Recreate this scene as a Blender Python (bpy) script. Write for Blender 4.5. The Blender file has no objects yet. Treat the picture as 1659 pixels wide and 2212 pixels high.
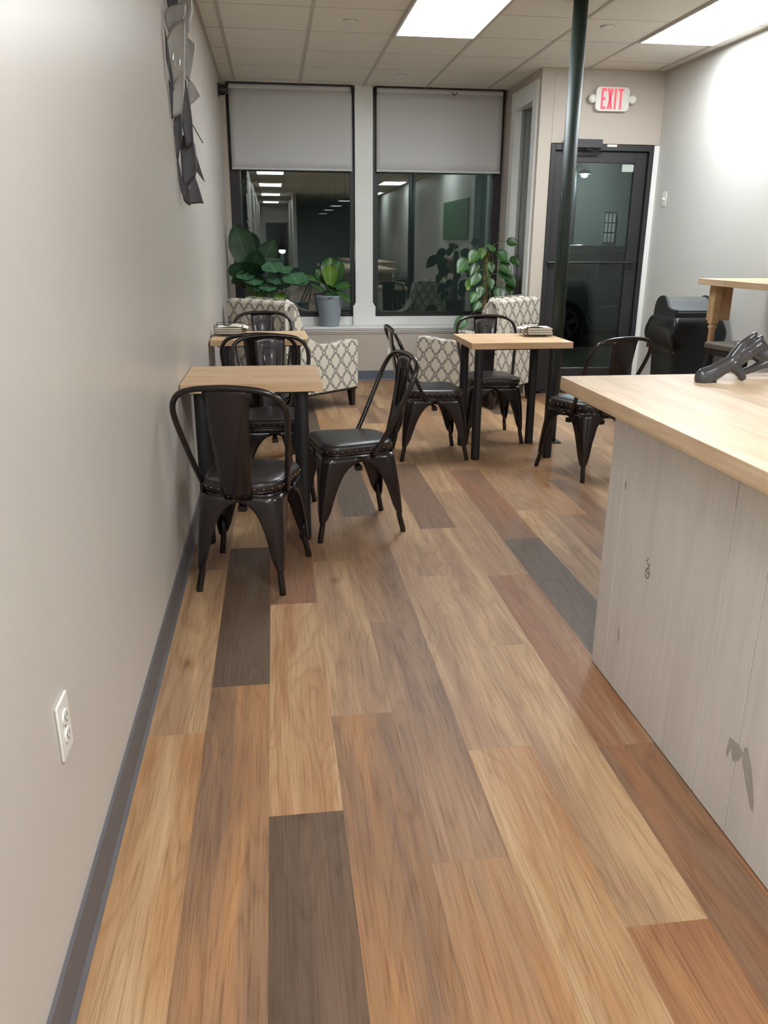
import bpy, bmesh, math, random
from mathutils import Vector, Matrix

S = bpy.context.scene
COL = S.collection
PI = math.pi
R = math.radians

# ------------------------------------------------------------------ camera
cam_d = bpy.data.cameras.new('camera')
cam = bpy.data.objects.new('camera', cam_d)
COL.objects.link(cam)
YAW, PITCH, ROLL, FPX = R(7.683), R(18.679), R(0.315), 1719.3
cam_d.sensor_fit = 'VERTICAL'
cam_d.sensor_height = 36.0
cam_d.lens = FPX / 2212 * 36.0
cam_d.clip_start = 0.02
fwd = Vector((math.sin(YAW) * math.cos(PITCH), math.cos(YAW) * math.cos(PITCH), -math.sin(PITCH)))
rgt = Vector((math.cos(YAW), -math.sin(YAW), 0))
upv = rgt.cross(fwd)
r2 = rgt * math.cos(ROLL) + upv * math.sin(ROLL)
u2 = -rgt * math.sin(ROLL) + upv * math.cos(ROLL)
cm = Matrix((r2, u2, -fwd)).transposed().to_4x4()
cm.translation = Vector((0.4303, 0, 1.36))
cam.matrix_world = cm
S.camera = cam

# ------------------------------------------------------------------ world, exposure
S.view_settings.view_transform = 'Standard'
S.view_settings.look = 'None'
S.view_settings.gamma = 1
S.view_settings.exposure = 0.0
S.view_settings.use_curve_mapping = False
W = bpy.data.worlds.new('night')
S.world = W
W.use_nodes = True
W.node_tree.nodes['Background'].inputs[0].default_value = (0.020, 0.024, 0.024, 1)
W.node_tree.nodes['Background'].inputs[1].default_value = 1.0
PANEL_POWER = 27
PANEL_COL = (0.90, 0.955, 1.0)


# ------------------------------------------------------------------ materials
def lin(c):
    return tuple(((x / 255) / 12.92 if x <= 10 else (((x / 255) + 0.055) / 1.055) ** 2.4) for x in c)


class NT:
    def __init__(s, name):
        s.m = bpy.data.materials.new(name)
        s.m.use_nodes = True
        s.t = s.m.node_tree
        s.b = s.t.nodes['Principled BSDF']

    def n(s, kind, **kw):
        nd = s.t.nodes.new(kind)
        for k, v in kw.items():
            setattr(nd, k, v)
        return nd

    def l(s, a, b):
        s.t.links.new(a, b)

    def put(s, sock, v):
        if v is None:
            return
        if hasattr(v, 'is_output'):
            s.l(v, sock)
        else:
            sock.default_value = v

    def math(s, op, a, b=None, c=None):
        nd = s.n('ShaderNodeMath', operation=op)
        s.put(nd.inputs[0], a); s.put(nd.inputs[1], b); s.put(nd.inputs[2], c)
        return nd.outputs[0]

    def coord(s, which='Object', scale=(1, 1, 1), loc=(0, 0, 0)):
        tc = s.n('ShaderNodeTexCoord')
        mp = s.n('ShaderNodeMapping')
        s.l(tc.outputs[which], mp.inputs[0])
        mp.inputs['Scale'].default_value = scale
        mp.inputs['Location'].default_value = loc
        return mp.outputs[0]

    def noise(s, vec, scale=5, detail=3, rough=.5, dist=0):
        nd = s.n('ShaderNodeTexNoise')
        s.put(nd.inputs['Vector'], vec)
        nd.inputs['Scale'].default_value = scale
        nd.inputs['Detail'].default_value = detail
        nd.inputs['Roughness'].default_value = rough
        nd.inputs['Distortion'].default_value = dist
        return nd.outputs[0]

    def ramp(s, fac, stops):
        nd = s.n('ShaderNodeValToRGB')
        e = nd.color_ramp.elements
        while len(e) < len(stops):
            e.new(.5)
        for el, (p, c) in zip(e, stops):
            el.position = p
            el.color = (*c, 1) if len(c) == 3 else c
        s.l(fac, nd.inputs[0])
        return nd.outputs[0]

    def mix(s, fac, a, b, mode='MIX'):
        nd = s.n('ShaderNodeMix', data_type='RGBA', blend_type=mode)
        s.put(nd.inputs[0], fac)
        for i, v in ((6, a), (7, b)):
            if isinstance(v, tuple) and len(v) == 3:
                v = (*v, 1)
            s.put(nd.inputs[i], v)
        return nd.outputs[2]

    def bump(s, h, strength=.2, dist=.01):
        nd = s.n('ShaderNodeBump')
        nd.inputs['Strength'].default_value = strength
        nd.inputs['Distance'].default_value = dist
        s.l(h, nd.inputs['Height'])
        s.l(nd.outputs[0], s.b.inputs['Normal'])

    def base(s, v):
        if isinstance(v, tuple) and len(v) == 3:
            v = (*v, 1)
        s.put(s.b.inputs['Base Color'], v)

    def set(s, **kw):
        for k, v in kw.items():
            s.put(s.b.inputs[k.replace('_', ' ')], v)


def simple(name, rgb, rough=.5, metal=0.0, var=.06, nscale=6, bump=0, bscale=200, spec=.5, coat=0):
    t = NT(name)
    c = lin(rgb)
    v = t.coord()
    n = t.noise(v, nscale, 3)
    t.base(t.ramp(n, [(.3, tuple(x * (1 - var) for x in c)), (.7, tuple(min(1, x * (1 + var)) for x in c))]))
    t.b.inputs['Roughness'].default_value = rough
    t.b.inputs['Metallic'].default_value = metal
    t.b.inputs['Specular IOR Level'].default_value = spec
    t.b.inputs['Coat Weight'].default_value = coat
    if bump:
        t.bump(t.noise(v, bscale, 2), bump, .002)
    return t.m


def emit(name, col, power):
    t = NT(name)
    t.base((.8, .8, .8))
    t.b.inputs['Emission Color'].default_value = (*col, 1)
    t.b.inputs['Emission Strength'].default_value = power
    return t.m


M = {}
M['wall'] = simple('warm grey wall paint', (194, 188, 180), .36, bump=.10, bscale=260, var=.015, nscale=2)
M['wall_right'] = simple('pale grey wall paint', (196, 195, 189), .45, bump=.10, bscale=260, var=.015, nscale=2)
M['wall_beige'] = simple('beige wall paint', (184, 174, 161), .5, bump=.10, bscale=260, var=.015, nscale=2)
M['trim_white'] = simple('white trim paint', (226, 226, 222), .35, var=.02)
M['baseboard'] = simple('charcoal vinyl base', (92, 90, 93), .5, var=.04)
M['baseboard_blue'] = simple('blue grey vinyl base', (88, 96, 104), .5, var=.04)
M['grid'] = simple('ceiling grid metal', (182, 177, 166), .5, var=.03)
M['dark_frame'] = simple('dark bronze aluminium', (46, 44, 46), .42, var=.05, metal=.2)
M['black_tube'] = simple('flat black steel', (26, 26, 27), .5, var=.08)
M['chair'] = simple('gloss dark brown steel', (34, 27, 26), .24, var=.10, metal=.25, coat=.3)
M['leather'] = simple('dark brown leatherette', (40, 34, 33), .33, var=.15, nscale=14, bump=.12, bscale=300)
M['brass'] = simple('aged brass nail', (150, 112, 78), .3, metal=.9)
M['pole'] = simple('dark green satin paint', (22, 38, 32), .5, var=.12, nscale=18, bump=.1, bscale=40)
M['blind'] = simple('light grey roller fabric', (206, 206, 206), .85, var=.015, nscale=60)
M['steel'] = simple('brushed sheet metal', (150, 148, 145), .45, metal=.35, var=.18, nscale=4)
M['steel_dark'] = simple('dark sheet metal', (70, 69, 72), .4, metal=.4, var=.3, nscale=5)
M['black_plastic'] = simple('black plastic', (26, 30, 32), .38, var=.1)
M['grey_plastic'] = simple('grey plastic flap', (84, 88, 88), .5, var=.05)
M['bag'] = simple('black bin liner', (18, 19, 20), .22, var=.2, bump=.5, bscale=25)
M['white_plastic'] = simple('white plastic', (224, 222, 214), .3, var=.01)
M['slot'] = simple('dark socket slot', (40, 38, 36), .6)
M['pot_blue'] = simple('blue grey glazed pot', (142, 152, 158), .5, var=.04)
M['pot_dark'] = simple('brown plant pot', (70, 58, 50), .6, var=.1)
M['soil'] = simple('potting soil', (40, 30, 24), .95, var=.3, nscale=60, bump=.6, bscale=90)
M['moss'] = simple('coir moss pole', (120, 96, 66), .95, var=.3, nscale=60, bump=.7, bscale=140)
M['stem'] = simple('pale green stem', (96, 116, 62), .5, var=.1)
M['wood_leg'] = simple('dark stained wood leg', (38, 26, 24), .35, var=.15)
M['paper'] = simple('white paper napkin', (232, 226, 212), .8, var=.02, bump=.1, bscale=120)
M['wire'] = simple('black wire', (24, 20, 20), .45)
M['mannequin'] = simple('charcoal gloss resin', (58, 58, 61), .25, var=.08, coat=.4)
M['sidewalk'] = simple('concrete sidewalk', (176, 168, 154), .9, var=.12, nscale=2, bump=.3, bscale=60)
M['asphalt'] = simple('asphalt street', (50, 50, 50), .85, var=.2, nscale=8, bump=.4, bscale=80)
M['facade'] = simple('painted masonry', (100, 106, 100), .9, var=.08, nscale=1.2, bump=.3, bscale=30)
M['car'] = simple('grey car paint', (140, 148, 160), .4, metal=.0, coat=.5, var=.03)
M['tyre'] = simple('tyre rubber', (20, 20, 20), .8)
M['alloy'] = simple('alloy wheel', (150, 150, 146), .3, metal=.8)
M['car_glass'] = simple('dark car glass', (20, 24, 26), .05, spec=.6)
M['chrome'] = simple('chrome', (200, 200, 200), .1, metal=1)
M['green_board'] = simple('green board', (52, 92, 50), .6, var=.08, nscale=2)
M['door_brown'] = simple('brown painted door', (58, 46, 42), .5)
M['stool'] = simple('brown grey vinyl', (96, 90, 82), .35, var=.06)


def wood_block(name, axis, stave=.045, length=.5, c1=(222, 192, 158), c2=(204, 170, 132)):
    """edge glued butcher block; axis = direction of the staves"""
    t = NT(name)
    tc = t.n('ShaderNodeTexCoord')
    sp = t.n('ShaderNodeSeparateXYZ')
    t.l(tc.outputs['Object'], sp.inputs[0])
    cb = t.n('ShaderNodeCombineXYZ')
    a, b = (0, 1) if axis == 'x' else (1, 0)
    t.l(sp.outputs[a], cb.inputs[0])
    t.l(t.math('ADD', sp.outputs[b], t.math('MULTIPLY', sp.outputs[2], .93)), cb.inputs[1])
    br = t.n('ShaderNodeTexBrick')
    t.l(cb.outputs[0], br.inputs['Vector'])
    br.offset = .37
    br.inputs['Color1'].default_value = (0, 0, 0, 1)
    br.inputs['Color2'].default_value = (1, 1, 1, 1)
    br.inputs['Mortar'].default_value = (.35, .35, .35, 1)
    br.inputs['Scale'].default_value = 1
    br.inputs['Mortar Size'].default_value = .0005
    br.inputs['Brick Width'].default_value = length
    br.inputs['Row Height'].default_value = stave
    base = t.mix(br.outputs[0], lin(c1), lin(c2))
    mp = t.n('ShaderNodeMapping')
    t.l(cb.outputs[0], mp.inputs[0])
    mp.inputs['Scale'].default_value = (3, 70, 1)
    g = t.noise(mp.outputs[0], 1.2, 5, .6, .6)
    grain = t.ramp(g, [(.35, (.80, .74, .66)), (.6, (1, 1, 1))])
    mp2 = t.n('ShaderNodeMapping')
    t.l(cb.outputs[0], mp2.inputs[0])
    mp2.inputs['Scale'].default_value = (1.6, 9, 1)
    g2 = t.ramp(t.noise(mp2.outputs[0], 1.5, 3, .5, 1.2), [(.3, (.86, .80, .72)), (.65, (1.05, 1.04, 1.02))])
    t.base(t.mix(.75, t.mix(.6, base, grain, 'MULTIPLY'), g2, 'MULTIPLY'))
    t.b.inputs['Roughness'].default_value = .42
    t.bump(g, .06, .002)
    return t.m


M['block_x'] = wood_block('butcher block table', 'x')
M['block_y'] = wood_block('butcher block counter', 'y', .07, .9, (224, 200, 172), (206, 180, 148))
M['pine'] = wood_block('light pine', 'x', .09, 3, (206, 176, 136), (190, 158, 118))


def whitewash():
    t = NT('whitewashed boards')
    v = t.coord('Object', (30, 30, 1.6))
    g = t.noise(v, 2.2, 5, .6, .5)
    v2 = t.coord('Object', (5, 5, .7))
    g2 = t.noise(v2, 2.0, 3, .5, 1.0)
    c = t.mix(.5, t.ramp(g, [(.3, lin((204, 201, 195))), (.65, lin((218, 216, 211)))]),
              t.ramp(g2, [(.3, lin((206, 203, 197))), (.65, lin((222, 220, 215)))]))
    t.base(c)
    t.b.inputs['Roughness'].default_value = .6
    t.bump(g, .12, .002)
    return t.m


M['whitewash'] = whitewash()
M['stain'] = simple('grey scuff stain', (168, 166, 158), .65, var=.1, nscale=30)
M['ink'] = simple('dark pencil mark', (84, 80, 78), .7)
M['raw_edge'] = simple('raw wood edge', (190, 150, 104), .6)


def ceiling_mat():
    t = NT('mineral fibre ceiling tile')
    v = t.coord()
    n = t.noise(v, 90, 3, .7)
    t.base(t.ramp(n, [(.3, lin((214, 209, 198))), (.6, lin((226, 222, 212)))]))
    t.b.inputs['Roughness'].default_value = .95
    t.bump(n, .25, .003)
    return t.m


M['ceiling'] = ceiling_mat()


def floor_mat():
    t = NT('multi tone vinyl planks')
    A = t.n('ShaderNodeAttribute', attribute_name='tone_a')
    B = t.n('ShaderNodeAttribute', attribute_name='tone_b')
    P = t.n('ShaderNodeAttribute', attribute_name='plank_uv')
    sp = t.n('ShaderNodeSeparateXYZ')
    t.l(P.outputs['Vector'], sp.inputs[0])
    u, v, seed = sp.outputs[0], sp.outputs[1], sp.outputs[2]   # metres across, metres along, seed

    def vec(su, sv, off=0.0):
        cb = t.n('ShaderNodeCombineXYZ')
        t.l(t.math('MULTIPLY', u, su), cb.inputs[0])
        t.l(t.math('MULTIPLY', v, sv), cb.inputs[1])
        t.l(t.math('MULTIPLY_ADD', seed, 17.3, off), cb.inputs[2])
        return cb.outputs[0]
    big = t.noise(vec(10, .9), 1, 3, .5, .5)
    base = t.mix(t.math('MULTIPLY', t.math('SUBTRACT', big, .40), 4.5), A.outputs[0], B.outputs[0])
    t.t.nodes[-1].clamp_factor = True
    # cathedral figure: contours of a stretched height field
    h = t.noise(vec(5.5, .62, 3.1), 1, 2, .5, .35)
    ring = t.math('FRACT', t.math('MULTIPLY', h, 17.0))
    ring = t.ramp(ring, [(.0, (.80, .74, .68)), (.22, (.97, .96, .94)), (.8, (1.02, 1.02, 1.02)), (1.0, (.84, .79, .73))])
    fine = t.noise(vec(300, 5, 7.7), 1, 3, .6, .1)
    finec = t.ramp(fine, [(.36, (.58, .50, .43)), (.46, (.93, .91, .88)), (.7, (1.09, 1.08, 1.06))])
    med = t.noise(vec(38, 1.6, 1.7), 1, 3, .55, .5)
    medc = t.ramp(med, [(.3, (.90, .86, .82)), (.6, (1.03, 1.02, 1.01))])
    # knots
    vo = t.n('ShaderNodeTexVoronoi')
    t.l(vec(4.0, 1.5, 2.2), vo.inputs['Vector'])
    vo.inputs['Scale'].default_value = 1
    kn = t.ramp(vo.outputs['Distance'], [(.018, (.38, .26, .2)), (.06, (.86, .78, .72)), (.12, (1, 1, 1))])
    c = t.mix(.75, base, ring, 'MULTIPLY')
    c = t.mix(.7, c, finec, 'MULTIPLY')
    c = t.mix(.9, c, medc, 'MULTIPLY')
    c = t.mix(.8, c, kn, 'MULTIPLY')
    t.base(c)
    t.b.inputs['Roughness'].default_value = .48
    t.b.inputs['Specular IOR Level'].default_value = .42
    t.bump(fine, .22, .0015)
    return t.m


M['floor'] = floor_mat()


def trellis():
    """cream cloth printed with a grey chain trellis, from UVs in metres"""
    t = NT('cream cloth with grey chain trellis')
    tc = t.n('ShaderNodeTexCoord')
    sp = t.n('ShaderNodeSeparateXYZ')
    t.l(tc.outputs['UV'], sp.inputs[0])
    wob = t.noise(tc.outputs['UV'], 60, 2)
    wob = t.math('MULTIPLY', t.math('SUBTRACT', wob, .5), .035)
    PX, PY = .135, .165
    u = t.math('DIVIDE', sp.outputs[0], PX)
    v = t.math('DIVIDE', sp.outputs[1], PY)
    a = t.math('ADD', t.math('ADD', u, v), wob)
    b = t.math('ADD', t.math('SUBTRACT', u, v), wob)

    def tri(x, off=0.0):           # distance to the nearest integer, 0..0.5
        return t.math('ABSOLUTE', t.math('SUBTRACT', t.math('FRACT', t.math('ADD', x, off + .5)), .5))
    da, db = tri(a), tri(b)

    def link(d, along):
        # chain links: the band swells and has a hollow core
        sw = t.math('ABSOLUTE', t.math('SINE', t.math('MULTIPLY', along, PI * 3)))
        half = t.math('MULTIPLY_ADD', sw, .055, .072)
        return t.math('LESS_THAN', d, half)
    band = t.math('MAXIMUM', link(da, b), link(db, a))
    # rings where two chains cross
    du = t.math('MULTIPLY', t.math('SUBTRACT', da, db), .5)
    dv = t.math('MULTIPLY', t.math('ADD', da, db), .5)
    rr = t.math('SQRT', t.math('ADD', t.math('POWER', da, 2), t.math('POWER', db, 2)))
    ring = t.math('LESS_THAN', rr, .25)
    hole = t.math('LESS_THAN', rr, .085)
    gap = t.math('MULTIPLY', t.math('GREATER_THAN', rr, .25), t.math('LESS_THAN', rr, .275))
    m = t.math('MAXIMUM', t.math('MULTIPLY', band, t.math('SUBTRACT', 1, gap)), ring)
    m = t.math('MULTIPLY', m, t.math('SUBTRACT', 1, hole))
    weave = t.noise(tc.outputs['UV'], 420, 2)
    cream = t.ramp(weave, [(.3, lin((196, 188, 170))), (.7, lin((214, 207, 191)))])
    grey = t.ramp(weave, [(.3, lin((122, 117, 111))), (.7, lin((146, 141, 134)))])
    t.base(t.mix(m, cream, grey))
    t.b.inputs['Roughness'].default_value = .9
    t.bump(weave, .2, .001)
    return t.m


M['trellis'] = trellis()


def leaf_mat(name, a, b, vein, rough=.35):
    t = NT(name)
    tc = t.n('ShaderNodeTexCoord')
    sp = t.n('ShaderNodeSeparateXYZ')
    t.l(tc.outputs['UV'], sp.inputs[0])
    n = t.noise(t.coord('Object'), 9, 3)
    body = t.ramp(n, [(.3, lin(a)), (.7, lin(b))])
    d = t.math('ABSOLUTE', t.math('SUBTRACT', sp.outputs[0], .5))
    mid = t.math('LESS_THAN', d, .022)
    side = t.math('LESS_THAN', t.math('ABSOLUTE', t.math('SUBTRACT', t.math('FRACT', t.math(
        'ADD', t.math('MULTIPLY', sp.outputs[1], 8), t.math('MULTIPLY', d, -5.0))), .5)), .035)
    t.base(t.mix(t.math('MAXIMUM', mid, t.math('MULTIPLY', side, .55)), body, lin(vein)))
    t.b.inputs['Roughness'].default_value = rough
    return t.m


M['leaf_dark'] = leaf_mat('dark green leaf', (24, 50, 30), (38, 66, 40), (52, 82, 50))
M['leaf_round'] = leaf_mat('blue green round leaf', (52, 92, 66), (72, 112, 78), (96, 136, 92), .5)
M['leaf_lime'] = leaf_mat('yellow green leaf', (72, 110, 40), (104, 140, 56), (146, 170, 84), .4)
M['leaf_mid'] = leaf_mat('mid green leaf', (40, 76, 36), (62, 104, 50), (110, 140, 80), .32)


def glass_mat(name, tint=(.86, .92, .90), ior=1.9):
    t = NT(name)
    t.t.nodes.remove(t.b)
    out = t.t.nodes['Material Output']
    tr = t.n('ShaderNodeBsdfTransparent')
    tr.inputs[0].default_value = (*tint, 1)
    gl = t.n('ShaderNodeBsdfGlossy')
    gl.inputs['Roughness'].default_value = 0.0
    gl.inputs['Color'].default_value = (.95, 1, .98, 1)
    fr = t.n('ShaderNodeFresnel')
    fr.inputs[0].default_value = ior
    mx = t.n('ShaderNodeMixShader')
    t.l(fr.outputs[0], mx.inputs[0])
    t.l(tr.outputs[0], mx.inputs[1])
    t.l(gl.outputs[0], mx.inputs[2])
    t.l(mx.outputs[0], out.inputs[0])
    return t.m


M['glass'] = glass_mat('double glazed window glass')
M['door_glass'] = glass_mat('door glass', ior=1.5)
M['panel'] = emit('led panel diffuser', PANEL_COL, PANEL_POWER)
M['pendant'] = emit('pendant diffuser', (.85, .95, 1), 9)
M['exit_red'] = None


# ------------------------------------------------------------------ geometry helpers
class MB:
    def __init__(s):
        s.v = []; s.f = []; s.uv = None

    def add(s, vs, fs):
        o = len(s.v)
        s.v += [tuple(v) for v in vs]
        s.f += [tuple(i + o for i in f) for f in fs]
        return s

    def box(s, x0, x1, y0, y1, z0, z1, mtx=None):
        vs = [Vector((x, y, z)) for x in (x0, x1) for y in (y0, y1) for z in (z0, z1)]
        if mtx is not None:
            vs = [mtx @ v for v in vs]
        return s.add(vs, [(0, 1, 3, 2), (4, 6, 7, 5), (0, 4, 5, 1), (2, 3, 7, 6), (0, 2, 6, 4), (1, 5, 7, 3)])

    def lathe(s, prof, n=24, c=(0, 0, 0), axis='z', cap=True):
        vs = []
        for r, h in prof:
            for i in range(n):
                a = 2 * PI * i / n
                p = (r * math.cos(a), r * math.sin(a), h)
                if axis == 'x': p = (h, p[0], p[1])
                if axis == 'y': p = (p[1], h, p[0])
                vs.append((p[0] + c[0], p[1] + c[1], p[2] + c[2]))
        fs = []
        for j in range(len(prof) - 1):
            for i in range(n):
                k = (i + 1) % n
                fs.append((j * n + i, j * n + k, (j + 1) * n + k, (j + 1) * n + i))
        if cap:
            fs.append(tuple(range(n - 1, -1, -1)))
            fs.append(tuple((len(prof) - 1) * n + i for i in range(n)))
        return s.add(vs, fs)

    def tube(s, pts, r, n=8, closed=False):
        pts = [Vector(p) for p in pts]
        rs = r if isinstance(r, (list, tuple)) else [r] * len(pts)
        vs = []
        up = None
        L = len(pts)
        for i, p in enumerate(pts):
            if closed:
                d = (pts[(i + 1) % L] - pts[i - 1]).normalized()
            else:
                d = (pts[min(i + 1, L - 1)] - pts[max(i - 1, 0)]).normalized()
            if up is None:
                up = Vector((0, 0, 1)) if abs(d.z) < .9 else Vector((1, 0, 0))
            sd = d.cross(up).normalized()
            up = sd.cross(d).normalized()
            for k in range(n):
                a = 2 * PI * k / n
                vs.append(p + (sd * math.cos(a) + up * math.sin(a)) * rs[i])
        fs = []
        for j in range(L if closed else L - 1):
            for k in range(n):
                q = (k + 1) % n
                j2 = (j + 1) % L
                fs.append((j * n + k, j * n + q, j2 * n + q, j2 * n + k))
        if not closed:
            fs.append(tuple(range(n - 1, -1, -1)))
            fs.append(tuple((L - 1) * n + k for k in range(n)))
        return s.add(vs, fs)

    def prism(s, poly, a, b, axis='x'):
        """poly: list of 2D points, extruded from a to b along axis"""
        n = len(poly)
        def P(p, h):
            return (h, p[0], p[1]) if axis == 'x' else ((p[0], h, p[1]) if axis == 'y' else (p[0], p[1], h))
        vs = [P(p, a) for p in poly] + [P(p, b) for p in poly]
        fs = [tuple(range(n)), tuple(range(2 * n - 1, n - 1, -1))]
        for i in range(n):
            k = (i + 1) % n
            fs.append((i, i + n, k + n, k))
        return s.add(vs, fs)

    def grid(s, fn, nu, nv):
        vs = [fn(i / nu, j / nv) for j in range(nv + 1) for i in range(nu + 1)]
        fs = [(j * (nu + 1) + i, j * (nu + 1) + i + 1, (j + 1) * (nu + 1) + i + 1, (j + 1) * (nu + 1) + i)
              for j in range(nv) for i in range(nu)]
        return s.add(vs, fs)

    def build(s, name, m, parent=None, smooth=False, bevel=0, seg=2, solid=0, sub=0, boxuv=False, recalc=True, offs=0):
        me = bpy.data.meshes.new(name)
        me.from_pydata(s.v, [], s.f)
        if recalc:
            bm = bmesh.new(); bm.from_mesh(me)
            bmesh.ops.recalc_face_normals(bm, faces=bm.faces)
            bm.to_mesh(me); bm.free()
        me.materials.append(m)
        if s.uv is not None:
            uvl = me.uv_layers.new(name='UVMap')
            for lp in me.loops:
                uvl.data[lp.index].uv = s.uv[lp.vertex_index]
        if boxuv:
            uvl = me.uv_layers.new(name='UVMap')
            for p in me.polygons:
                nx, ny, nz = map(abs, p.normal)
                for li in p.loop_indices:
                    c = me.vertices[me.loops[li].vertex_index].co
                    uvl.data[li].uv = (c.x, c.z) if (ny >= nx and ny >= nz * .8) else ((c.y, c.z) if nx >= nz * .8 else (c.x, c.y))
        o = bpy.data.objects.new(name, me)
        COL.objects.link(o)
        if parent is not None:
            o.parent = parent
        if bevel:
            b = o.modifiers.new('bevel', 'BEVEL')
            b.width = bevel; b.segments = seg; b.limit_method = 'ANGLE'; b.angle_limit = R(35)
        if solid:
            b = o.modifiers.new('solidify', 'SOLIDIFY')
            b.thickness = solid; b.offset = offs
        if sub:
            b = o.modifiers.new('subdivision', 'SUBSURF')
            b.levels = sub; b.render_levels = sub
        if smooth:
            for p in me.polygons:
                p.use_smooth = True
        elif bevel:
            for p in me.polygons:
                p.use_smooth = True
            o.modifiers['bevel'].harden_normals = True
        return o


def tag(o, label=None, cat=None, group=None, kind=None):
    if label: o['label'] = label
    if cat: o['category'] = cat
    if group: o['group'] = group
    if kind: o['kind'] = kind
    return o


def struct(o, label, cat):
    return tag(o, label, cat, kind='structure')


def thing(name, loc, rz, label, cat, group=None):
    o = bpy.data.objects.new(name, None)
    o.empty_display_size = .1
    COL.objects.link(o)
    o.location = loc
    o.rotation_euler = (0, 0, rz)
    return tag(o, label, cat, group)


def copy_tree(o, parent=None):
    c = o.copy()
    COL.objects.link(c)
    c.parent = parent
    for ch in [x for x in bpy.data.objects if x.parent == o]:
        copy_tree(ch, c)
    return c


def B(*a):
    return MB().box(*a)


# ------------------------------------------------------------------ room shell
H = 2.78
XR = 3.875            # right wall
YB = -17.0            # far end of the shop behind the camera
YW = 8.5              # window plane
YD = 7.353            # door wall
XT = 2.76             # return wall beside the window

# floor: individual planks, one mesh
random.seed(7)
PW, PL = .1857, 1.238
HONEY, TAN, BROWN, DARK, LIGHT, RED, GREYD = ((164, 122, 83), (155, 124, 96), (124, 97, 76), (92, 74, 60), (180, 149, 113), (142, 99, 69), (98, 84, 71))
known = {0: 2.05, 1: 2.30, 2: 1.663, 3: 2.088, 4: 1.456, 5: 1.87, 6: 1.225, 7: 1.84, 8: 2.27, 9: 2.69, 10: 1.35, 11: 2.0}
tones = {(0, 0): (TAN, LIGHT), (0, -1): (HONEY, LIGHT), (1, 0): (DARK, GREYD), (1, -1): (BROWN, HONEY), (1, -2): (HONEY, BROWN),
         (2, -1): (DARK, (110, 88, 70)), (2, 0): (LIGHT, HONEY), (2, 1): (BROWN, RED),
         (3, 0): (LIGHT, TAN), (3, -1): (BROWN, HONEY), (3, 1): (BROWN, TAN), (4, 0): (BROWN, TAN), (4, -1): (HONEY, TAN), (4, 1): (TAN, BROWN),
         (4, 2): (GREYD, GREYD), (5, 0): (TAN, LIGHT), (5, -1): (LIGHT, HONEY), (5, 1): (TAN, LIGHT), (6, 0): (TAN, LIGHT), (6, -1): (RED, HONEY),
         (6, 1): (TAN, LIGHT), (6, 2): (BROWN, BROWN), (7, -1): (BROWN, RED), (7, -2): (TAN, RED), (7, 0): (RED, TAN), (7, 1): (TAN, LIGHT),
         (8, 0): (GREYD, GREYD), (8, -1): (HONEY, BROWN), (8, -2): (GREYD, DARK), (9, 0): (TAN, LIGHT)}
vs, fs, ta, tb, pv = [], [], [], [], []
for k in range(0, 22):
    x0, x1 = k * PW - .002, min((k + 1) * PW - .002, XR + .05)
    if k == 0: x0 = -.05
    e = known.get(k, random.uniform(0, PL))
    j0 = -int((e - YB) / PL) - 1
    j = j0
    while e + j * PL < 8.5:
        y0, y1 = max(YB, e + j * PL), min(8.5, e + (j + 1) * PL)
        a, b = tones.get((k, j), random.choice([(TAN, LIGHT), (TAN, BROWN), (HONEY, TAN), (TAN, TAN), (BROWN, TAN), (LIGHT, TAN), (LIGHT, HONEY), (BROWN, RED), (TAN, HONEY)]))
        if (k, j) not in tones and random.random() < .07:
            a = b = GREYD
        o = len(vs)
        g = .0002
        vs += [(x0 + g, y0 + g, 0), (x1 - g, y0 + g, 0), (x1 - g, y1 - g, 0), (x0 + g, y1 - g, 0)]
        fs.append((o, o + 1, o + 2, o + 3))
        ta.append(lin(a)); tb.append(lin(b)); pv.append((k * PW, y0, random.random() * 50))
        j += 1
me = bpy.data.meshes.new('floor')
base_o = len(vs)
vs += [(-.1, YB, -.002), (XR + .1, YB, -.002), (XR + .1, 8.6, -.002), (-.1, 8.6, -.002)]
fs.append((base_o, base_o + 1, base_o + 2, base_o + 3))
ta.append(lin((110, 84, 64))); tb.append(lin((110, 84, 64))); pv.append((0, 0, 0))
me.from_pydata(vs, [], fs)
aa = me.attributes.new('tone_a', 'FLOAT_COLOR', 'CORNER')
ab = me.attributes.new('tone_b', 'FLOAT_COLOR', 'CORNER')
ap = me.attributes.new('plank_uv', 'FLOAT_VECTOR', 'CORNER')
for p in me.polygons:
    for li in p.loop_indices:
        c = me.vertices[me.loops[li].vertex_index].co
        aa.data[li].color = (*ta[p.index], 1)
        ab.data[li].color = (*tb[p.index], 1)
        ap.data[li].vector = (c.x - pv[p.index][0], c.y - pv[p.index][1], pv[p.index][2])
me.materials.append(M['floor'])
fl = bpy.data.objects.new('floor', me)
COL.objects.link(fl)
struct(fl, 'multi-tone wood plank floor of mixed honey, tan and dark brown boards', 'floor')

struct(B(-.12, XR + .12, YB, 8.62, H, H + .1).build('ceiling', M['ceiling']), 'suspended ceiling of off-white square tiles', 'ceiling')
g = MB()
for k in range(7):
    x = .137 + .6055 * k
    g.box(x - .012, x + .012, YB, 8.5, H - .004, H + .001)
y = 8.27
while y > YB:
    g.box(0, XR, y - .002, y + .002, H - .0015, H + .001)
    y -= .61
g.box(0, .022, YB, 8.5, H - .004, H + .001)
g.box(XR - .022, XR, YB, YD, H - .004, H + .001)
struct(g.build('trim_1', M['grid']), 'thin metal grid of the suspended ceiling', 'ceiling grid')

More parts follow.
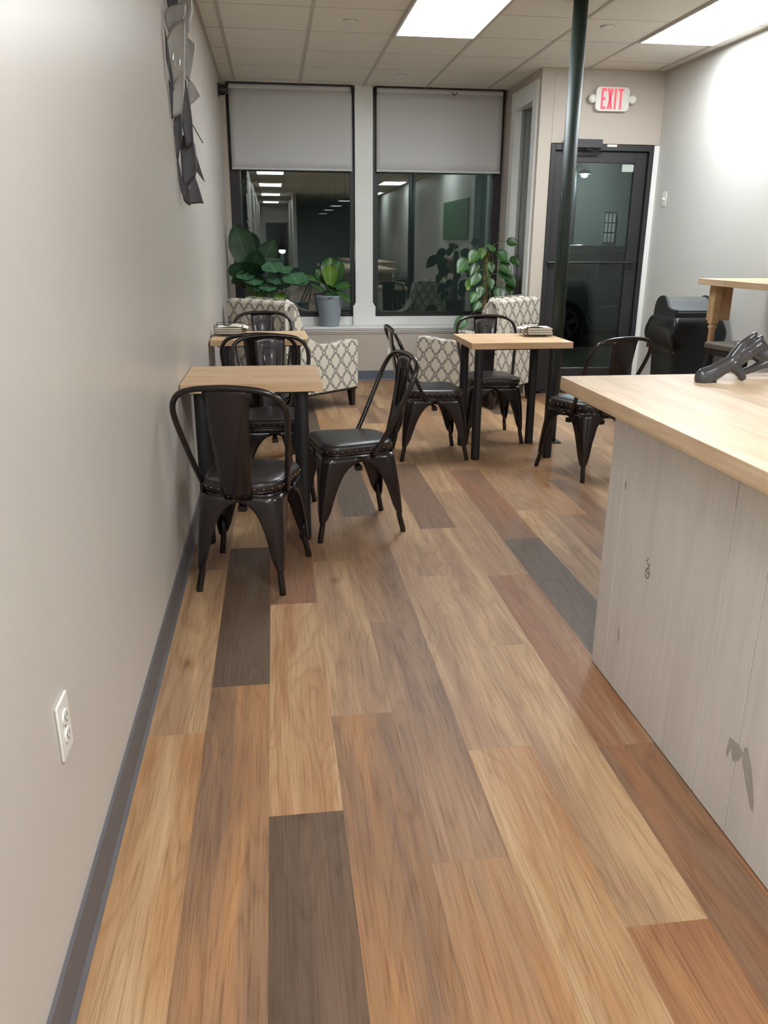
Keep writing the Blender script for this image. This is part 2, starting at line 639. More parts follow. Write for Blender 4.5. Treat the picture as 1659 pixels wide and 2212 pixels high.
struct(B(-.12, 0, YB, 8.62, 0, H).build('wall_left', M['wall']), 'long warm grey wall on the left', 'wall')
struct(B(XR, XR + .12, YB, YD + .1, 0, H).build('wall_right', M['wall_right']), 'pale grey wall on the right', 'wall')
struct(B(-.12, XR + .12, YB - .1, YB, 0, H).build('wall_back', M['wall']), 'far end wall behind the camera', 'wall')
# wall under the window sill
struct(B(0, XT, 8.275, 8.5, 0, .50).build('wall_front', M['wall_beige']), 'low beige wall below the window sill', 'wall')
# outer edge around the windows
w = B(-.0, XT, 8.56, 8.62, -.1, .62)
struct(w.build('wall_outside', M['facade']), 'outside masonry below the windows', 'wall')
# return wall with its narrow window
w = MB()
w.box(XT, XT + .11, YD + .1, 7.50, 0, H)
w.box(XT, XT + .11, 8.10, 8.62, 0, H)
w.box(XT, XT + .11, 7.50, 8.10, 2.58, H)
w.box(XT, XT + .11, 7.50, 8.10, 0, .55)
struct(w.build('wall_return', M['wall_beige']), 'short return wall between the display window and the door wall', 'wall')
w = MB()
w.box(XT, 2.878, YD, YD + .1, 0, H)
w.box(2.878, XR, YD, YD + .1, 2.195, H)
struct(w.build('wall_door', M['wall_beige'], bevel=.003), 'beige wall around and above the exit door', 'wall')

# baseboards with a small cove
def base_prof(t=.012, h=.10, toe=.02):
    return [(0, 0), (toe, 0), (toe, .004), (t, .014), (t * .7, h), (0, h)]
bb = MB().prism([(p[0], p[1]) for p in base_prof()], YB, 8.27, 'y')
struct(bb.build('baseboard_left', M['baseboard']), 'dark grey vinyl baseboard along the left wall', 'baseboard')
bb = MB().prism([(8.275 - p[0], p[1]) for p in base_prof()], .0, XT, 'x')
struct(bb.build('baseboard_front', M['baseboard_blue']), 'blue-grey vinyl baseboard under the windows', 'baseboard')
bb = MB().prism([(XR - p[0], p[1]) for p in base_prof()], YB, YD, 'y')
struct(bb.build('baseboard_right', M['baseboard']), 'dark grey vinyl baseboard along the right wall', 'baseboard')

# windows --------------------------------------------------------------
def window(name, x0, x1, gx0, gx1, label):
    fr = MB()
    fr.box(x0, gx0, 8.49, 8.56, .633, 2.775)
    fr.box(gx1, x1, 8.49, 8.56, .633, 2.775)
    fr.box(gx0, gx1, 8.49, 8.56, .633, .662)
    fr.box(gx0, gx1, 8.49, 8.56, 2.735, 2.775)
    fr.box(gx0 + .003, gx1 - .003, 8.508, 8.53, .662, .675)
    root = thing(name, (0, 0, 0), 0, label, 'window')
    root['kind'] = 'structure'
    fr.build('window_frame', M['dark_frame'], root, bevel=.003)
    B(gx0 - .005, gx1 + .005, 8.533, 8.541, .655, 2.74).build('glass_pane', M['glass'], root)
    return root
window('window_1', .045, 1.257, .14, 1.219, 'left display window with dark frame and black night glass')
window('window_2', 1.445, 2.755, 1.50, 2.675, 'right display window with dark frame reflecting the room')
# white narrow side window in the return wall
root = thing('window_3', (0, 0, 0), 0, 'narrow white-cased side window beside the exit door', 'window')
root['kind'] = 'structure'
cs = MB()
t0 = XT - .018
cs.box(t0, XT, 7.41, 7.53, .50, 2.70)
cs.box(t0, XT, 8.07, 8.19, .50, 2.70)
cs.box(t0, XT, 7.53, 8.07, 2.55, 2.70)
cs.box(XT, XT + .10, 7.505, 7.53, .56, 2.575)
cs.box(XT, XT + .10, 8.07, 8.095, .56, 2.575)
cs.box(XT, XT + .10, 7.53, 8.07, 2.55, 2.575)
cs.build('window_casing', M['trim_white'], root, bevel=.002)
cs = MB()
cs.box(XT + .05, XT + .09, 7.53, 7.56, .56, 2.55)
cs.box(XT + .05, XT + .09, 8.03, 8.07, .56, 2.55)
cs.build('window_frame', M['steel'], root)
B(XT + .066, XT + .074, 7.55, 8.04, .56, 2.55).build('glass_pane', M['glass'], root)

# sill, apron, pilaster
sl = MB()
sl.prism([(8.49, .55), (8.235, .55), (8.230, .545), (8.230, .530), (8.238, .528), (8.238, .516), (8.250, .512), (8.250, .498), (8.262, .492), (8.266, .478), (8.275, .476), (8.49, .50)], .0, XT - .001, 'x')
struct(sl.build('trim_2', M['trim_white'], bevel=.0015), 'deep white moulded window sill under both windows', 'window sill')
ap_ = MB().box(.045, 1.26, 8.465, 8.49, .55, .633).box(1.44, 2.755, 8.465, 8.49, .55, .633)
struct(ap_.build('trim_3', M['trim_white'], bevel=.002), 'white flat apron strip under the window frames', 'trim')
pl = MB()
pl.box(1.262, 1.440, 8.44, 8.55, .55, H)
pl.box(1.236, 1.466, 8.425, 8.56, .55, .738)
pl.prism([(1.236, .738), (1.466, .738), (1.452, .752), (1.443, .775), (1.259, .775), (1.250, .752)], 8.43, 8.555, 'y')
struct(pl.build('trim_4', M['trim_white'], bevel=.002), 'white square pilaster between the two windows', 'pilaster')
struct(B(0, .045, 8.44, 8.56, .55, H).build('trim_5', M['wall_beige']), 'narrow beige wall strip at the left window corner', 'trim')
struct(B(0, XT, 8.49, 8.6, 2.775, H + .02).build('trim_6', M['grid']), 'head strip above the display windows', 'trim')

# door ------------------------------------------------------------------
dr = thing('door_1', (0, 0, 0), 0, 'glazed exit door in a dark metal frame', 'door')
dr['kind'] = 'structure'
f = MB()
f.box(2.878, 2.918, YD - .012, YD + .09, 0, 2.19)
f.box(3.785, 3.826, YD - .012, YD + .09, 0, 2.19)
f.box(2.918, 3.785, YD - .012, YD + .09, 2.14, 2.19)
f.build('door_frame', M['dark_frame'], dr, bevel=.003)
f = MB()
f.box(2.923, 3.035, YD + .02, YD + .065, .02, 2.135)
f.box(3.672, 3.780, YD + .02, YD + .065, .02, 2.135)
f.box(3.035, 3.672, YD + .02, YD + .065, 2.045, 2.135)
f.box(3.035, 3.672, YD + .02, YD + .065, .02, .232)
f.build('door_leaf', M['dark_frame'], dr, bevel=.003)
B(3.03, 3.677, YD + .038, YD + .046, .22, 2.05).build('glass_pane', M['door_glass'], dr)
f = MB()
f.tube([(2.905, YD - .03, 1.20), (3.735, YD - .03, 1.20)], .0125, 10)
f.box(2.925, 2.95, YD - .035, YD + .02, 1.185, 1.215)
f.box(3.71, 3.735, YD - .035, YD + .02, 1.185, 1.215)
f.build('push_bar', M['black_plastic'], dr, smooth=False)
B(2.99, 3.325, YD - .06, YD - .012, 2.155, 2.225).build('door_closer', M['dark_frame'], dr, bevel=.004)
f = MB().tube([(3.18, YD - .05, 2.15), (3.34, YD - .03, 2.115)], .006, 6).tube([(3.34, YD - .03, 2.115), (3.12, YD + .01, 2.10)], .006, 6)
f.build('closer_arm', M['steel_dark'], dr)
B(2.878, 3.826, YD - .012, YD + .11, .0, .018).build('threshold', M['dark_frame'], dr)
B(3.385, 3.475, YD - .014, YD - .012, 2.172, 2.19).build('frame_sticker', M['paper'], dr)
B(3.56, 3.668, YD + .034, YD + .037, 1.975, 2.035).build('glass_notice', simple('pale green notice', (176, 186, 176), .7), dr)
struct(B(3.828, XR, YD - .008, YD + .02, 0, 2.19).build('trim_7', M['trim_white']), 'thin white strip right of the exit door frame', 'trim')

# ------------------------------------------------------------------ ceiling lights
def ceiling_light(x0, x1, y0, y1, label, grp=None):
    t = thing('ceiling_light', ((x0 + x1) / 2, (y0 + y1) / 2, H), 0, label, 'ceiling light', grp)
    hx, hy = (x1 - x0) / 2, (y1 - y0) / 2
    fr = MB()
    fr.box(-hx, hx, -hy, -hy + .012, -.014, 0).box(-hx, hx, hy - .012, hy, -.014, 0)
    fr.box(-hx, -hx + .012, -hy, hy, -.014, 0).box(hx - .012, hx, -hy, hy, -.014, 0)
    fr.build('frame', M['trim_white'], t)
    B(-hx + .012, hx - .012, -hy + .012, hy - .012, -.010, -.004).build('diffuser', M['panel'], t)
    return t
ceiling_light(1.355, 1.94, 5.23, 6.43, 'bright rectangular LED ceiling panel left of the green column, over the small tables')
ceiling_light(3.17, 3.755, 5.15, 6.37, 'bright rectangular LED ceiling panel at the upper right, close to the right wall')
G = 'ceiling panels further back in the shop, seen reflected in the windows'
for i, (x0, y0) in enumerate([(.755, .2), (3.17, .3), (.15, -2.0), (.15, -6.0), (.15, -10.4), (.15, -15.4), (3.17, -4.8), (3.17, -9.2)]):
    ceiling_light(x0, x0 + .585, y0, y0 + 1.2, 'rectangular LED ceiling panel in the rear part of the shop, behind the photographer', G)

# ------------------------------------------------------------------ round ceiling covers
def cover(x, y, label):
    t = thing('sprinkler_cover', (x, y, H), 0, label, 'sprinkler cover', 'round covers in the ceiling')
    MB().lathe([(.045, -.003), (.042, -.008), (.001, -.010)], 24, cap=True).build('cover_plate', M['trim_white'], t, smooth=True)
    MB().lathe([(.05, 0), (.05, -.004), (.043, -.004)], 24, cap=False).build('rim', M['grid'], t)
cover(1.01, 6.13, 'small round ceiling cover left of the bright panel')
cover(2.773, 6.0, 'small round ceiling cover right of the green column')
cover(1.633, 7.885, 'small round ceiling cover near the window pilaster')

# ------------------------------------------------------------------ column
pt = thing('support_column', (2.366, 5.425, 0), 0, 'dark green round steel support column with chipped paint beside the window table', 'column')
MB().lathe([(.0, 0), (.0455, 0), (.0455, H), (0, H)], 32, cap=False).build('shaft', M['pole'], pt, smooth=False, bevel=0)
for p in pt.children[0].data.polygons: p.use_smooth = True
MB().box(-.048, .07, -.06, .06, 0, .010).build('base_plate', M['pole'], pt, bevel=.002)
ch = MB()
random.seed(3)
for i in range(9):
    z = 1.72 + random.uniform(-.09, .07)
    a = PI * 1.13 + random.uniform(-.12, .12)
    r = .0463
    ch.lathe([(.0, -.001), (random.uniform(.003, .008), 0), (.0, .001)], 7, (r * math.cos(a), r * math.sin(a), z), axis='x', cap=False)
ch.build('paint_chips', M['steel'], pt)

# ------------------------------------------------------------------ roller blinds
def blind(x0, x1, label, cord):
    t = thing('roller_blind', (0, 8.44, 0), 0, label, 'roller blind')
    z1, z0 = 2.742, 2.036
    def cl(u, v):
        return (x0 + (x1 - x0) * u, .004 * math.sin(u * 9) * (1 - v) - .0 + .01 * v, z0 + (z1 - z0) * v)
    MB().grid(cl, 24, 8).build('shade_fabric', M['blind'], t, smooth=True, solid=.0015)
    B(x0, x1, -.006, .006, z0 - .012, z0 + .008).build('bottom_rail', M['blind'], t, bevel=.003)
    MB().lathe([(.024, x0 + .004), (.024, x1 - .004)], 18, (0, .02, 2.748), axis='x').build('roller_tube', M['blind'], t, smooth=False)
    B(x0 - .012, x0 - .001, -.03, .04, 2.705, 2.769).build('bracket', M['black_plastic'], t, bevel=.002)
    B(x1 + .001, x1 + .012, -.03, .04, 2.705, 2.769).build('bracket', M['black_plastic'], t, bevel=.002)
    B(x0 - .012, x1 + .012, -.012, .03, 2.770, 2.779).build('head_rail', M['dark_frame'], t)
    if cord is not None:
        MB().tube([(cord + .022 * math.cos(a), -.022, 2.745 + .03 * math.sin(a)) for a in [PI + PI * k / 10 for k in range(11)]], .004, 6).build('cord_loop', M['wire'], t)
blind(.075, 1.235, 'light grey roller blind half lowered over the left window', None)
blind(1.475, 2.725, 'light grey roller blind half lowered over the right window', 2.23)

# ------------------------------------------------------------------ security camera in the corner
t = thing('security_camera', (0, 8.1, 2.655), 0, 'small black dome camera on the left wall at the ceiling corner', 'security camera')
MB().lathe([(.0, 0), (.058, 0), (.058, .012), (.05, .014)], 24, axis='x').build('mount_plate', M['black_plastic'], t)
MB().lathe([(.046, .012), (.046, .045), (.040, .066), (.028, .082), (.012, .09), (.001, .092)], 24, axis='x', cap=False).build('dome', M['car_glass'], t, smooth=True)

# ------------------------------------------------------------------ wall sculpture
t = thing('wall_sculpture', (0, 4.2, 2.0), 0, 'grey metal wall sculpture of overlapping curved leaf shapes high on the left wall', 'wall sculpture')
SHEETS = [
    (4.05, [(0.01, 2.292), (0.031, 2.321), (0.089, 2.347), (0.087, 2.306), (0.073, 2.276), (0.023, 2.225), (0.014, 2.262)], 0),
    (4.0, [(0.015, 2.181), (0.037, 2.222), (0.078, 2.264), (0.086, 2.257), (0.081, 2.172), (0.073, 2.08), (0.033, 2.026), (0.02, 2.113)], 0),
    (4.2, [(0.073, 2.349), (0.097, 2.346), (0.09, 2.287), (0.081, 2.232), (0.065, 2.08), (0.053, 2.088)], 0),
    (4.35, [(0.068, 2.266), (0.102, 2.238), (0.086, 2.165), (0.067, 2.094), (0.057, 2.106)], 0),
    (4.45, [(0.055, 2.115), (0.081, 2.086), (0.105, 2.05), (0.074, 2.016), (0.051, 1.996)], 0),
    (4.05, [(0.011, 1.99), (0.028, 2.034), (0.069, 2.086), (0.063, 2.007), (0.046, 1.912), (0.012, 1.893)], 0),
    (3.98, [(0.01, 2.221), (0.015, 2.176), (0.018, 2.109), (0.027, 2.003), (0.022, 1.995), (0.007, 2.109)], 1),
    (4.02, [(-0.001, 2.047), (0.018, 2.001), (0.011, 1.887), (0.005, 1.887), (0.001, 1.962)], 1),
    (4.1, [(-0.008, 1.841), (0.016, 1.898), (0.041, 1.915), (0.034, 1.813), (0.014, 1.73), (-0.002, 1.779)], 1),
    (4.2, [(0.032, 1.928), (0.062, 2.064), (0.072, 1.991), (0.077, 1.909), (0.077, 1.808), (0.048, 1.782)], 1),
    (4.25, [(0.02, 1.808), (0.048, 1.851), (0.076, 1.796), (0.079, 1.701), (0.069, 1.666), (0.042, 1.635), (0.019, 1.612), (0.02, 1.744)], 1),
    (4.4, [(0.071, 1.776), (0.086, 1.713), (0.101, 1.652), (0.059, 1.713)], 1),
    (4.3, [(0.037, 1.638), (0.065, 1.669), (0.082, 1.607), (0.095, 1.544), (0.083, 1.546), (0.032, 1.539)], 1),
    (4.12, [(-0.004, 1.781), (0.01, 1.731), (0.021, 1.647), (0.03, 1.544), (0.013, 1.596), (0.002, 1.689)], 1),
    (4.18, [(0.002, 1.715), (0.022, 1.617), (0.047, 1.613), (0.042, 1.53), (0.019, 1.551)], 1),
    (4.3, [(0.03, 2.50), (0.06, 2.70), (0.10, 2.62), (0.10, 2.38), (0.08, 2.30), (0.05, 2.36)], 0),
    (4.15, [(0.01, 2.42), (0.04, 2.60), (0.06, 2.45), (0.05, 2.30), (0.02, 2.28)], 1)]
for y0, pts, dk in SHEETS:
    xs = [p[0] for p in pts]; zs = [p[1] for p in pts]
    cx, cz = sum(xs) / len(xs), sum(zs) / len(zs)
    pts = [(cx + (x - cx) * 1.16, cz + (z - cz) * 1.10) for x, z in pts]
    hx = max(xs) - min(xs)
    def place(x, z):
        x = max(x, .006)
        q = (x - cx) / hx
        return (x, y0 - 4.2 + .5 * (x - cx) + .02 * q * q, z - 2.0)
    # dense rings from the outline to the centre give the sheet a curved surface
    ring = []
    for k in range(len(pts)):
        a, b = pts[k], pts[(k + 1) % len(pts)]
        for q in range(4):
            ring.append((a[0] + (b[0] - a[0]) * q / 4, a[1] + (b[1] - a[1]) * q / 4))
    vs, fs = [], []
    n = len(ring)
    for j in range(5):
        f = 1 - j / 5
        vs += [place(cx + (p[0] - cx) * f, cz + (p[1] - cz) * f) for p in ring]
    vs.append(place(cx, cz))
    for j in range(4):
        for k in range(n):
            q = (k + 1) % n
            fs.append((j * n + k, j * n + q, (j + 1) * n + q, (j + 1) * n + k))
    for k in range(n):
        fs.append((4 * n + k, 4 * n + (k + 1) % n, 5 * n))
    MB().add(vs, fs).build('metal_leaf', M['steel_dark'] if dk else M['steel'], t, smooth=True, solid=.003)
MB().tube([(.069, .1, -.10), (.09, .1, -.14), (.117, .1, -.187)], .0028, 6).build('metal_rod', M['steel_dark'], t)
MB().tube([(.05 + .014 * math.cos(a), -.235, .105 + .042 * math.sin(a)) for a in [2 * PI * k / 20 for k in range(20)]], .0022, 6, closed=True).build('wire_loop', M['chrome'], t)
MB().tube([(.02, .0, .45), (.022, .05, .0), (.02, .03, -.4)], .008, 6).tube([(0, .05, .2), (.022, .05, .2)], .006, 6).tube([(0, .05, -.2), (.022, .05, -.2)], .006, 6).build('mounting_rod', M['steel_dark'], t)

# ------------------------------------------------------------------ exit sign
t = thing('exit_sign', (3.385, YD, 2.545), 0, 'white exit sign with glowing red EXIT letters and two round lamp heads', 'exit sign')
def rrect(w, h, r, n=6):
    pts = []
    for cx, cz, a0 in ((w / 2 - r, h / 2 - r, 0), (-w / 2 + r, h / 2 - r, 90), (-w / 2 + r, -h / 2 + r, 180), (w / 2 - r, -h / 2 + r, 270)):
        for k in range(n + 1):
            a = R(a0 + 90 * k / n)
            pts.append((cx + r * math.cos(a), cz + r * math.sin(a)))
    return pts
MB().prism(rrect(.305, .192, .04), -.045, 0, 'y').build('housing', M['white_plastic'], t, bevel=.006)
for sx in (-1, 1):
    MB().lathe([(.0, -.02), (.034, -.02), (.034, -.046), (.028, -.050), (.012, -.046), (.001, -.046)], 24, (sx * .178, 0, .0), axis='y', cap=False).build('lamp_head', M['white_plastic'], t, smooth=False)
    MB().tube([(sx * .14, -.02, 0), (sx * .165, -.02, 0)], .012, 8).build('lamp_arm', M['white_plastic'], t)
M['exit_red'] = emit('glowing red letter', (1.0, .05, .10), .85)
M['exit_red'].node_tree.nodes['Principled BSDF'].inputs['Base Color'].default_value = (.8, .1, .12, 1)
def letter(polys, x):
    mb = MB()
    for p in polys:
        mb.prism([(x + a * .86, b) for a, b in p], -.0475, -.044, 'y')
    return mb
hh = .081; s_ = .021
let = [
    ([[(0, -hh), (s_, -hh), (s_, hh), (0, hh)], [(s_, hh - s_), (.052, hh - s_), (.052, hh), (s_, hh)], [(s_, -s_ / 2), (.044, -s_ / 2), (.044, s_ / 2), (s_, s_ / 2)], [(s_, -hh), (.052, -hh), (.052, -hh + s_), (s_, -hh + s_)]], -.105),
    ([[(0, -hh), (s_ * 1.1, -hh), (.058, hh), (.058 - s_ * 1.1, hh)], [(.058 - s_ * 1.1, -hh), (.058, -hh), (s_ * 1.1, hh), (0, hh)]], -.050),
    ([[(0, -hh), (s_, -hh), (s_, hh), (0, hh)]], .013),
    ([[(.019, -hh), (.019 + s_, -hh), (.019 + s_, hh - s_), (.019, hh - s_)], [(0, hh - s_), (.056, hh - s_), (.056, hh), (0, hh)]], .045)]
for polys, x in let:
    letter(polys, x).build('letter', M['exit_red'], t)

# ------------------------------------------------------------------ outlets and switch
def outlet(loc, rz, label):
    t = thing('wall_outlet', loc, rz, label, 'outlet')
    # local: plate in xz plane facing -y
    MB().prism(rrect(.073, .118, .004, 2), -.006, 0, 'y').build('cover_plate', M['white_plastic'], t, bevel=.003)
    for dz in (.0195, -.0195):
        soc = MB().prism(rrect(.032, .029, .012, 4), -.009, -.005, 'y').build('socket', M['white_plastic'], t, bevel=.001)
        soc.location = (0, 0, dz)
        mb = MB()
        mb.box(-.008, -.006, -.0094, -.0088, -.002, .007).box(.006, .008, -.0094, -.0088, -.002, .007)
        mb.lathe([(.0, -.0094), (.0025, -.0094), (.0025, -.0088)], 8, (0, 0, -.008), axis='y', cap=False)
        mb.build('slots', M['slot'], soc)
    MB().lathe([(.0, -.0075), (.003, -.0072), (.003, -.006)], 10, axis='y', cap=False).build('screw', M['steel'], t)
    return t
outlet((0, 1.375, .485), PI / 2, 'white duplex outlet low on the left wall in the foreground')
outlet((1.612, 8.275, .275), 0, 'white duplex outlet on the beige wall below the window sill')
t = thing('light_switch', (XR, 7.14, 1.74), -PI / 2, 'white toggle light switch on the right wall beside the exit door', 'light switch')
MB().prism(rrect(.075, .120, .004, 2), -.006, 0, 'y').build('cover_plate', M['white_plastic'], t, bevel=.003)
MB().box(-.012, -.005, -.018, -.005, -.004, .010).box(.006, .013, -.018, -.005, -.010, .004).build('toggle', M['white_plastic'], t, bevel=.001)

# ------------------------------------------------------------------ metal cafe chair
def make_chair():
    root = thing('cafe_chair', (0, 0, 0), 0, 'x', 'chair')
    # seat outline: rounded trapezoid, front = +y
    def outline(scale=1.0, grow=0.0, n=9):
        pts = []
        fw, bw, fy, by, rf, rb = .180, .158, .178, -.178, .075, .105
        cor = [(fw, fy, rf, 0), (-fw, fy, rf, 90), (-bw, by, rb, 180), (bw, by, rb, 270)]
        for x, y, r, a0 in cor:
            cx = x - math.copysign(r, x); cy = y - math.copysign(r, y)
            for k in range(n + 1):
                a = R(a0 + 90 * k / n)
                pts.append(((cx + (r + grow) * math.cos(a)) * scale, (cy + (r + grow) * math.sin(a)) * scale))
        return pts
    def loft(rings):
        vs, fs = [], []
        n = len(rings[0][0])
        for pts, z in rings:
            vs += [(p[0], p[1], z) for p in pts]
        for j in range(len(rings) - 1):
            for i in range(n):
                k = (i + 1) % n
                fs.append((j * n + i, j * n + k, (j + 1) * n + k, (j + 1) * n + i))
        fs.append(tuple(range(n - 1, -1, -1)))
        fs.append(tuple((len(rings) - 1) * n + i for i in range(n)))
        return MB().add(vs, fs)
    seat = loft([(outline(1, .004), .418), (outline(1, .010), .424), (outline(1, .010), .446), (outline(1, .004), .456),
                 (outline(1, -.010), .462), (outline(.8), .466), (outline(.45), .468)]).build('seat', M['leather'], root, smooth=True)
    o = outline(1, .0115, 9)
    P = [Vector((p[0], p[1], 0)) for p in o]
    per = [0]
    for i in range(len(P)):
        per.append(per[-1] + (P[(i + 1) % len(P)] - P[i]).length)
    N = 36
    nail0 = None
    for q in range(N):
        s = per[-1] * (q + .5) / N
        for i in range(len(P)):
            if per[i + 1] >= s:
                f = (s - per[i]) / (per[i + 1] - per[i])
                p = P[i].lerp(P[(i + 1) % len(P)], f)
                break
        if nail0 is None:
            nail0 = MB().lathe([(.0001, -.0046), (.0032, -.0032), (.0046, 0), (.0032, .0032), (.0001, .0046)], 8, cap=False).build('nailhead', M['brass'], seat, smooth=True)
            nh = nail0
        else:
            nh = nail0.copy()
            COL.objects.link(nh)
        nh.location = (p.x, p.y, .432)
    # seat pan / apron
    loft([(outline(1, -.002), .385), (outline(1, .006), .388), (outline(1, .007), .402), (outline(1, .003), .405), (outline(1, .003), .412),
          (outline(1, .007), .415), (outline(1, .006), .420)]).build('seat_frame', M['chair'], root, smooth=True)
    # legs: pressed sheet wrapped round the corner with an arch to the next leg
    lv = [(.405, 1.0), (.378, 1.0), (.366, .80), (.350, .68), (.325, .58), (.29, .49), (.245, .405), (.20, .34), (.15, .27), (.118, .20), (.102, .14), (.094, .11)]
    for sx in (-1, 1):
        for sy in (1, -1):
            top = Vector((sx * (.184 if sy > 0 else .166), sy * .182, .405))
            foot = Vector((sx * (.205 if sy > 0 else .177), sy * (.215 if sy > 0 else .222), .0))
            vs, fs = [], []
            nu = 4
            for z, w in lv:
                t_ = (.405 - z) / .405
                c = top.lerp(foot, t_)
                # bulge outwards a little in the middle
                k = math.sin(PI * min(1, t_ * 1.2)) * .006
                c.x += sx * k; c.y += sy * k
                r = .05 * max(.24, 1 - 1.05 * t_) if sy > 0 else .065 * max(.2, 1 - 1.05 * t_)
                hw = (.184 if sy > 0 else .166)
                L1 = max(hw * w, r + .002)      # along x
                L2 = max(.184 * w, r + .002)    # along y
                row = []
                flare = 0
                for q in range(nu):
                    row.append((c.x - sx * (L1 - (L1 - r) * q / nu), c.y))
                for q in range(6):
                    a = PI / 2 * q / 5
                    row.append((c.x - sx * r + sx * r * math.sin(a), c.y - sy * r + sy * r * math.cos(a)))
                for q in range(1, nu + 1):
                    row.append((c.x, c.y - sy * (r + (L2 - r) * q / nu)))
                vs += [(p[0], p[1], z) for p in row]
            n = nu + 6 + nu
            for j in range(len(lv) - 1):
                for i in range(n - 1):
                    fs.append((j * n + i, j * n + i + 1, (j + 1) * n + i + 1, (j + 1) * n + i))
            mb = MB().add(vs, fs)
            leg = mb.build('leg', M['chair'], root, smooth=True, solid=.0045, offs=0)
            c = top.lerp(foot, (.405 - .13) / .405)
            cc = c - Vector((sx * .012, sy * .012, 0))
            f2 = foot - Vector((sx * .004, sy * .004, 0))
            MB().tube([cc + Vector((0, 0, .05)), cc, cc.lerp(f2, .35) - Vector((sx * .003, sy * .003, 0)), f2 + Vector((0, 0, .012)), f2], [.006, .013, .0135, .014, .0145], 12).build('foot_tube', M['chair'], leg, smooth=True)
    # back hoop
    bot = .395
    def back(x, h):            # point on the tilted back plane; h = height
        t_ = (h - bot) / (.85 - bot)
        return Vector((x, -.060 - .225 * t_ ** .9 if t_ > 0 else -.06, h))
    pts = []
    path = [(.172, .395), (.182, .46), (.197, .55), (.210, .64), (.217, .70), (.219, .745), (.212, .782), (.193, .813), (.165, .832), (.12, .844), (.06, .850), (0, .852)]
    for x, h in path: pts.append(back(x, h))
    pts += [Vector((-p.x, p.y, p.z)) for p in reversed(pts[:-1])]
    # resample smooth (Catmull-Rom)
    sm = []
    for i in range(len(pts) - 1):
        p0, p1, p2, p3 = pts[max(i - 1, 0)], pts[i], pts[i + 1], pts[min(i + 2, len(pts) - 1)]
        for k in range(3):
            t_ = k / 3
            sm.append(.5 * ((2 * p1) + (p2 - p0) * t_ + (2 * p0 - 5 * p1 + 4 * p2 - p3) * t_ ** 2 + (3 * p1 - p0 - 3 * p2 + p3) * t_ ** 3))
    sm.append(pts[-1])
    MB().tube(sm, .0118, 10).build('back_hoop', M['chair'], root, smooth=True)
    # splat
    def splat(u, v):
        w = .055 + .034 * v ** .9
        x = (u - .5) * 2 * w
        top = back(0, .852)
        lo = Vector((0, -.197, .392))
        p = lo.lerp(top, v)
        p.y += -.012 * math.sin(PI * v) + .010 * ((u - .5) * 2) ** 2 * (1 if v < .97 else .2)
        p.z -= .010 * v * ((u - .5) * 2) ** 2
        return (x, p.y, p.z)
    sp_ = MB().grid(splat, 8, 16).build('back_splat', M['chair'], root, smooth=True, solid=.003)
    # embossed panel on the front of the splat
    em = []
    for u, v in [(.30, .44), (.26, .80), (.30, .84), (.38, .855), (.5, .857), (.62, .855), (.70, .84), (.74, .80), (.70, .44)]:
        q = splat(u, v)
        em.append((q[0], q[1] + .0035, q[2]))
    MB().tube(em, .0028, 6).build('embossed_rib', M['chair'], sp_, smooth=True)
    for sx in (-1, 1):
        MB().lathe([(.0001, -.008), (.004, -.006), (.0055, 0)], 8, (sx * .035, -.1985, .405), axis='y', cap=False).build('rivet', M['chair'], root, smooth=True)
        MB().lathe([(.0055, 0), (.004, sx * .006), (.0001, sx * .008)], 8, (sx * .186, -.06, .408), axis='x', cap=False).build('rivet', M['chair'], root, smooth=True)
    # X brace under the seat with stacking lugs
    br = MB()
    for sx, sy in ((1, 1), (-1, 1)):
        a = Vector((-.15 * sx, -.15 * sy, .352)); b = Vector((.15 * sx, .15 * sy, .352))
        br.tube([a, b], .008, 6)
    br.box(-.012, .012, -.155, .165, .343, .351)
    br.box(-.155, .155, -.012, .012, .343, .351)
    for x, y in ((0, .14), (0, -.13), (.135, 0), (-.135, 0)):
        br.box(x - .016, x + .016, y - .016, y + .016, .325, .345)
    br.build('under_brace', M['chair'], root)
    return root

proto = make_chair()
CH = [
    # (x, y) seat centre, facing vector, label
    ((.300, 3.245), (.223, .975), 'dark brown metal cafe chair nearest the camera, its back turned, at the left wall table'),
    ((.775, 3.808), (-.981, -.192), 'dark brown metal cafe chair turned sideways at the aisle end of the nearest table'),
    ((.402, 4.425), (.03, -1), 'dark metal cafe chair behind the nearest table, facing the camera, partly hidden by it'),
    ((.325, 5.06), (-.02, 1), 'dark metal cafe chair seen from behind at the rear left table, facing the window'),
    ((.335, 6.06), (.0, -1), 'dark metal cafe chair behind the rear left table, in front of the left armchair'),
    ((1.435, 5.185), (.998, .03), 'dark metal cafe chair at the aisle end of the right table, facing right'),
    ((1.965, 5.63), (-.06, -1), 'dark metal cafe chair behind the right table, in front of the right armchair'),
    ((2.325, 4.655), (-.30, .954), 'dark metal cafe chair beyond the counter corner, its back turned, next to the green column'),
]
for i, (p, f, lab) in enumerate(CH):
    c = proto if i == 0 else copy_tree(proto)
    c.location = (p[0], p[1], 0)
    c.rotation_euler = (0, 0, math.atan2(-f[0], f[1]))
    tag(c, lab, 'chair', 'metal cafe chairs')

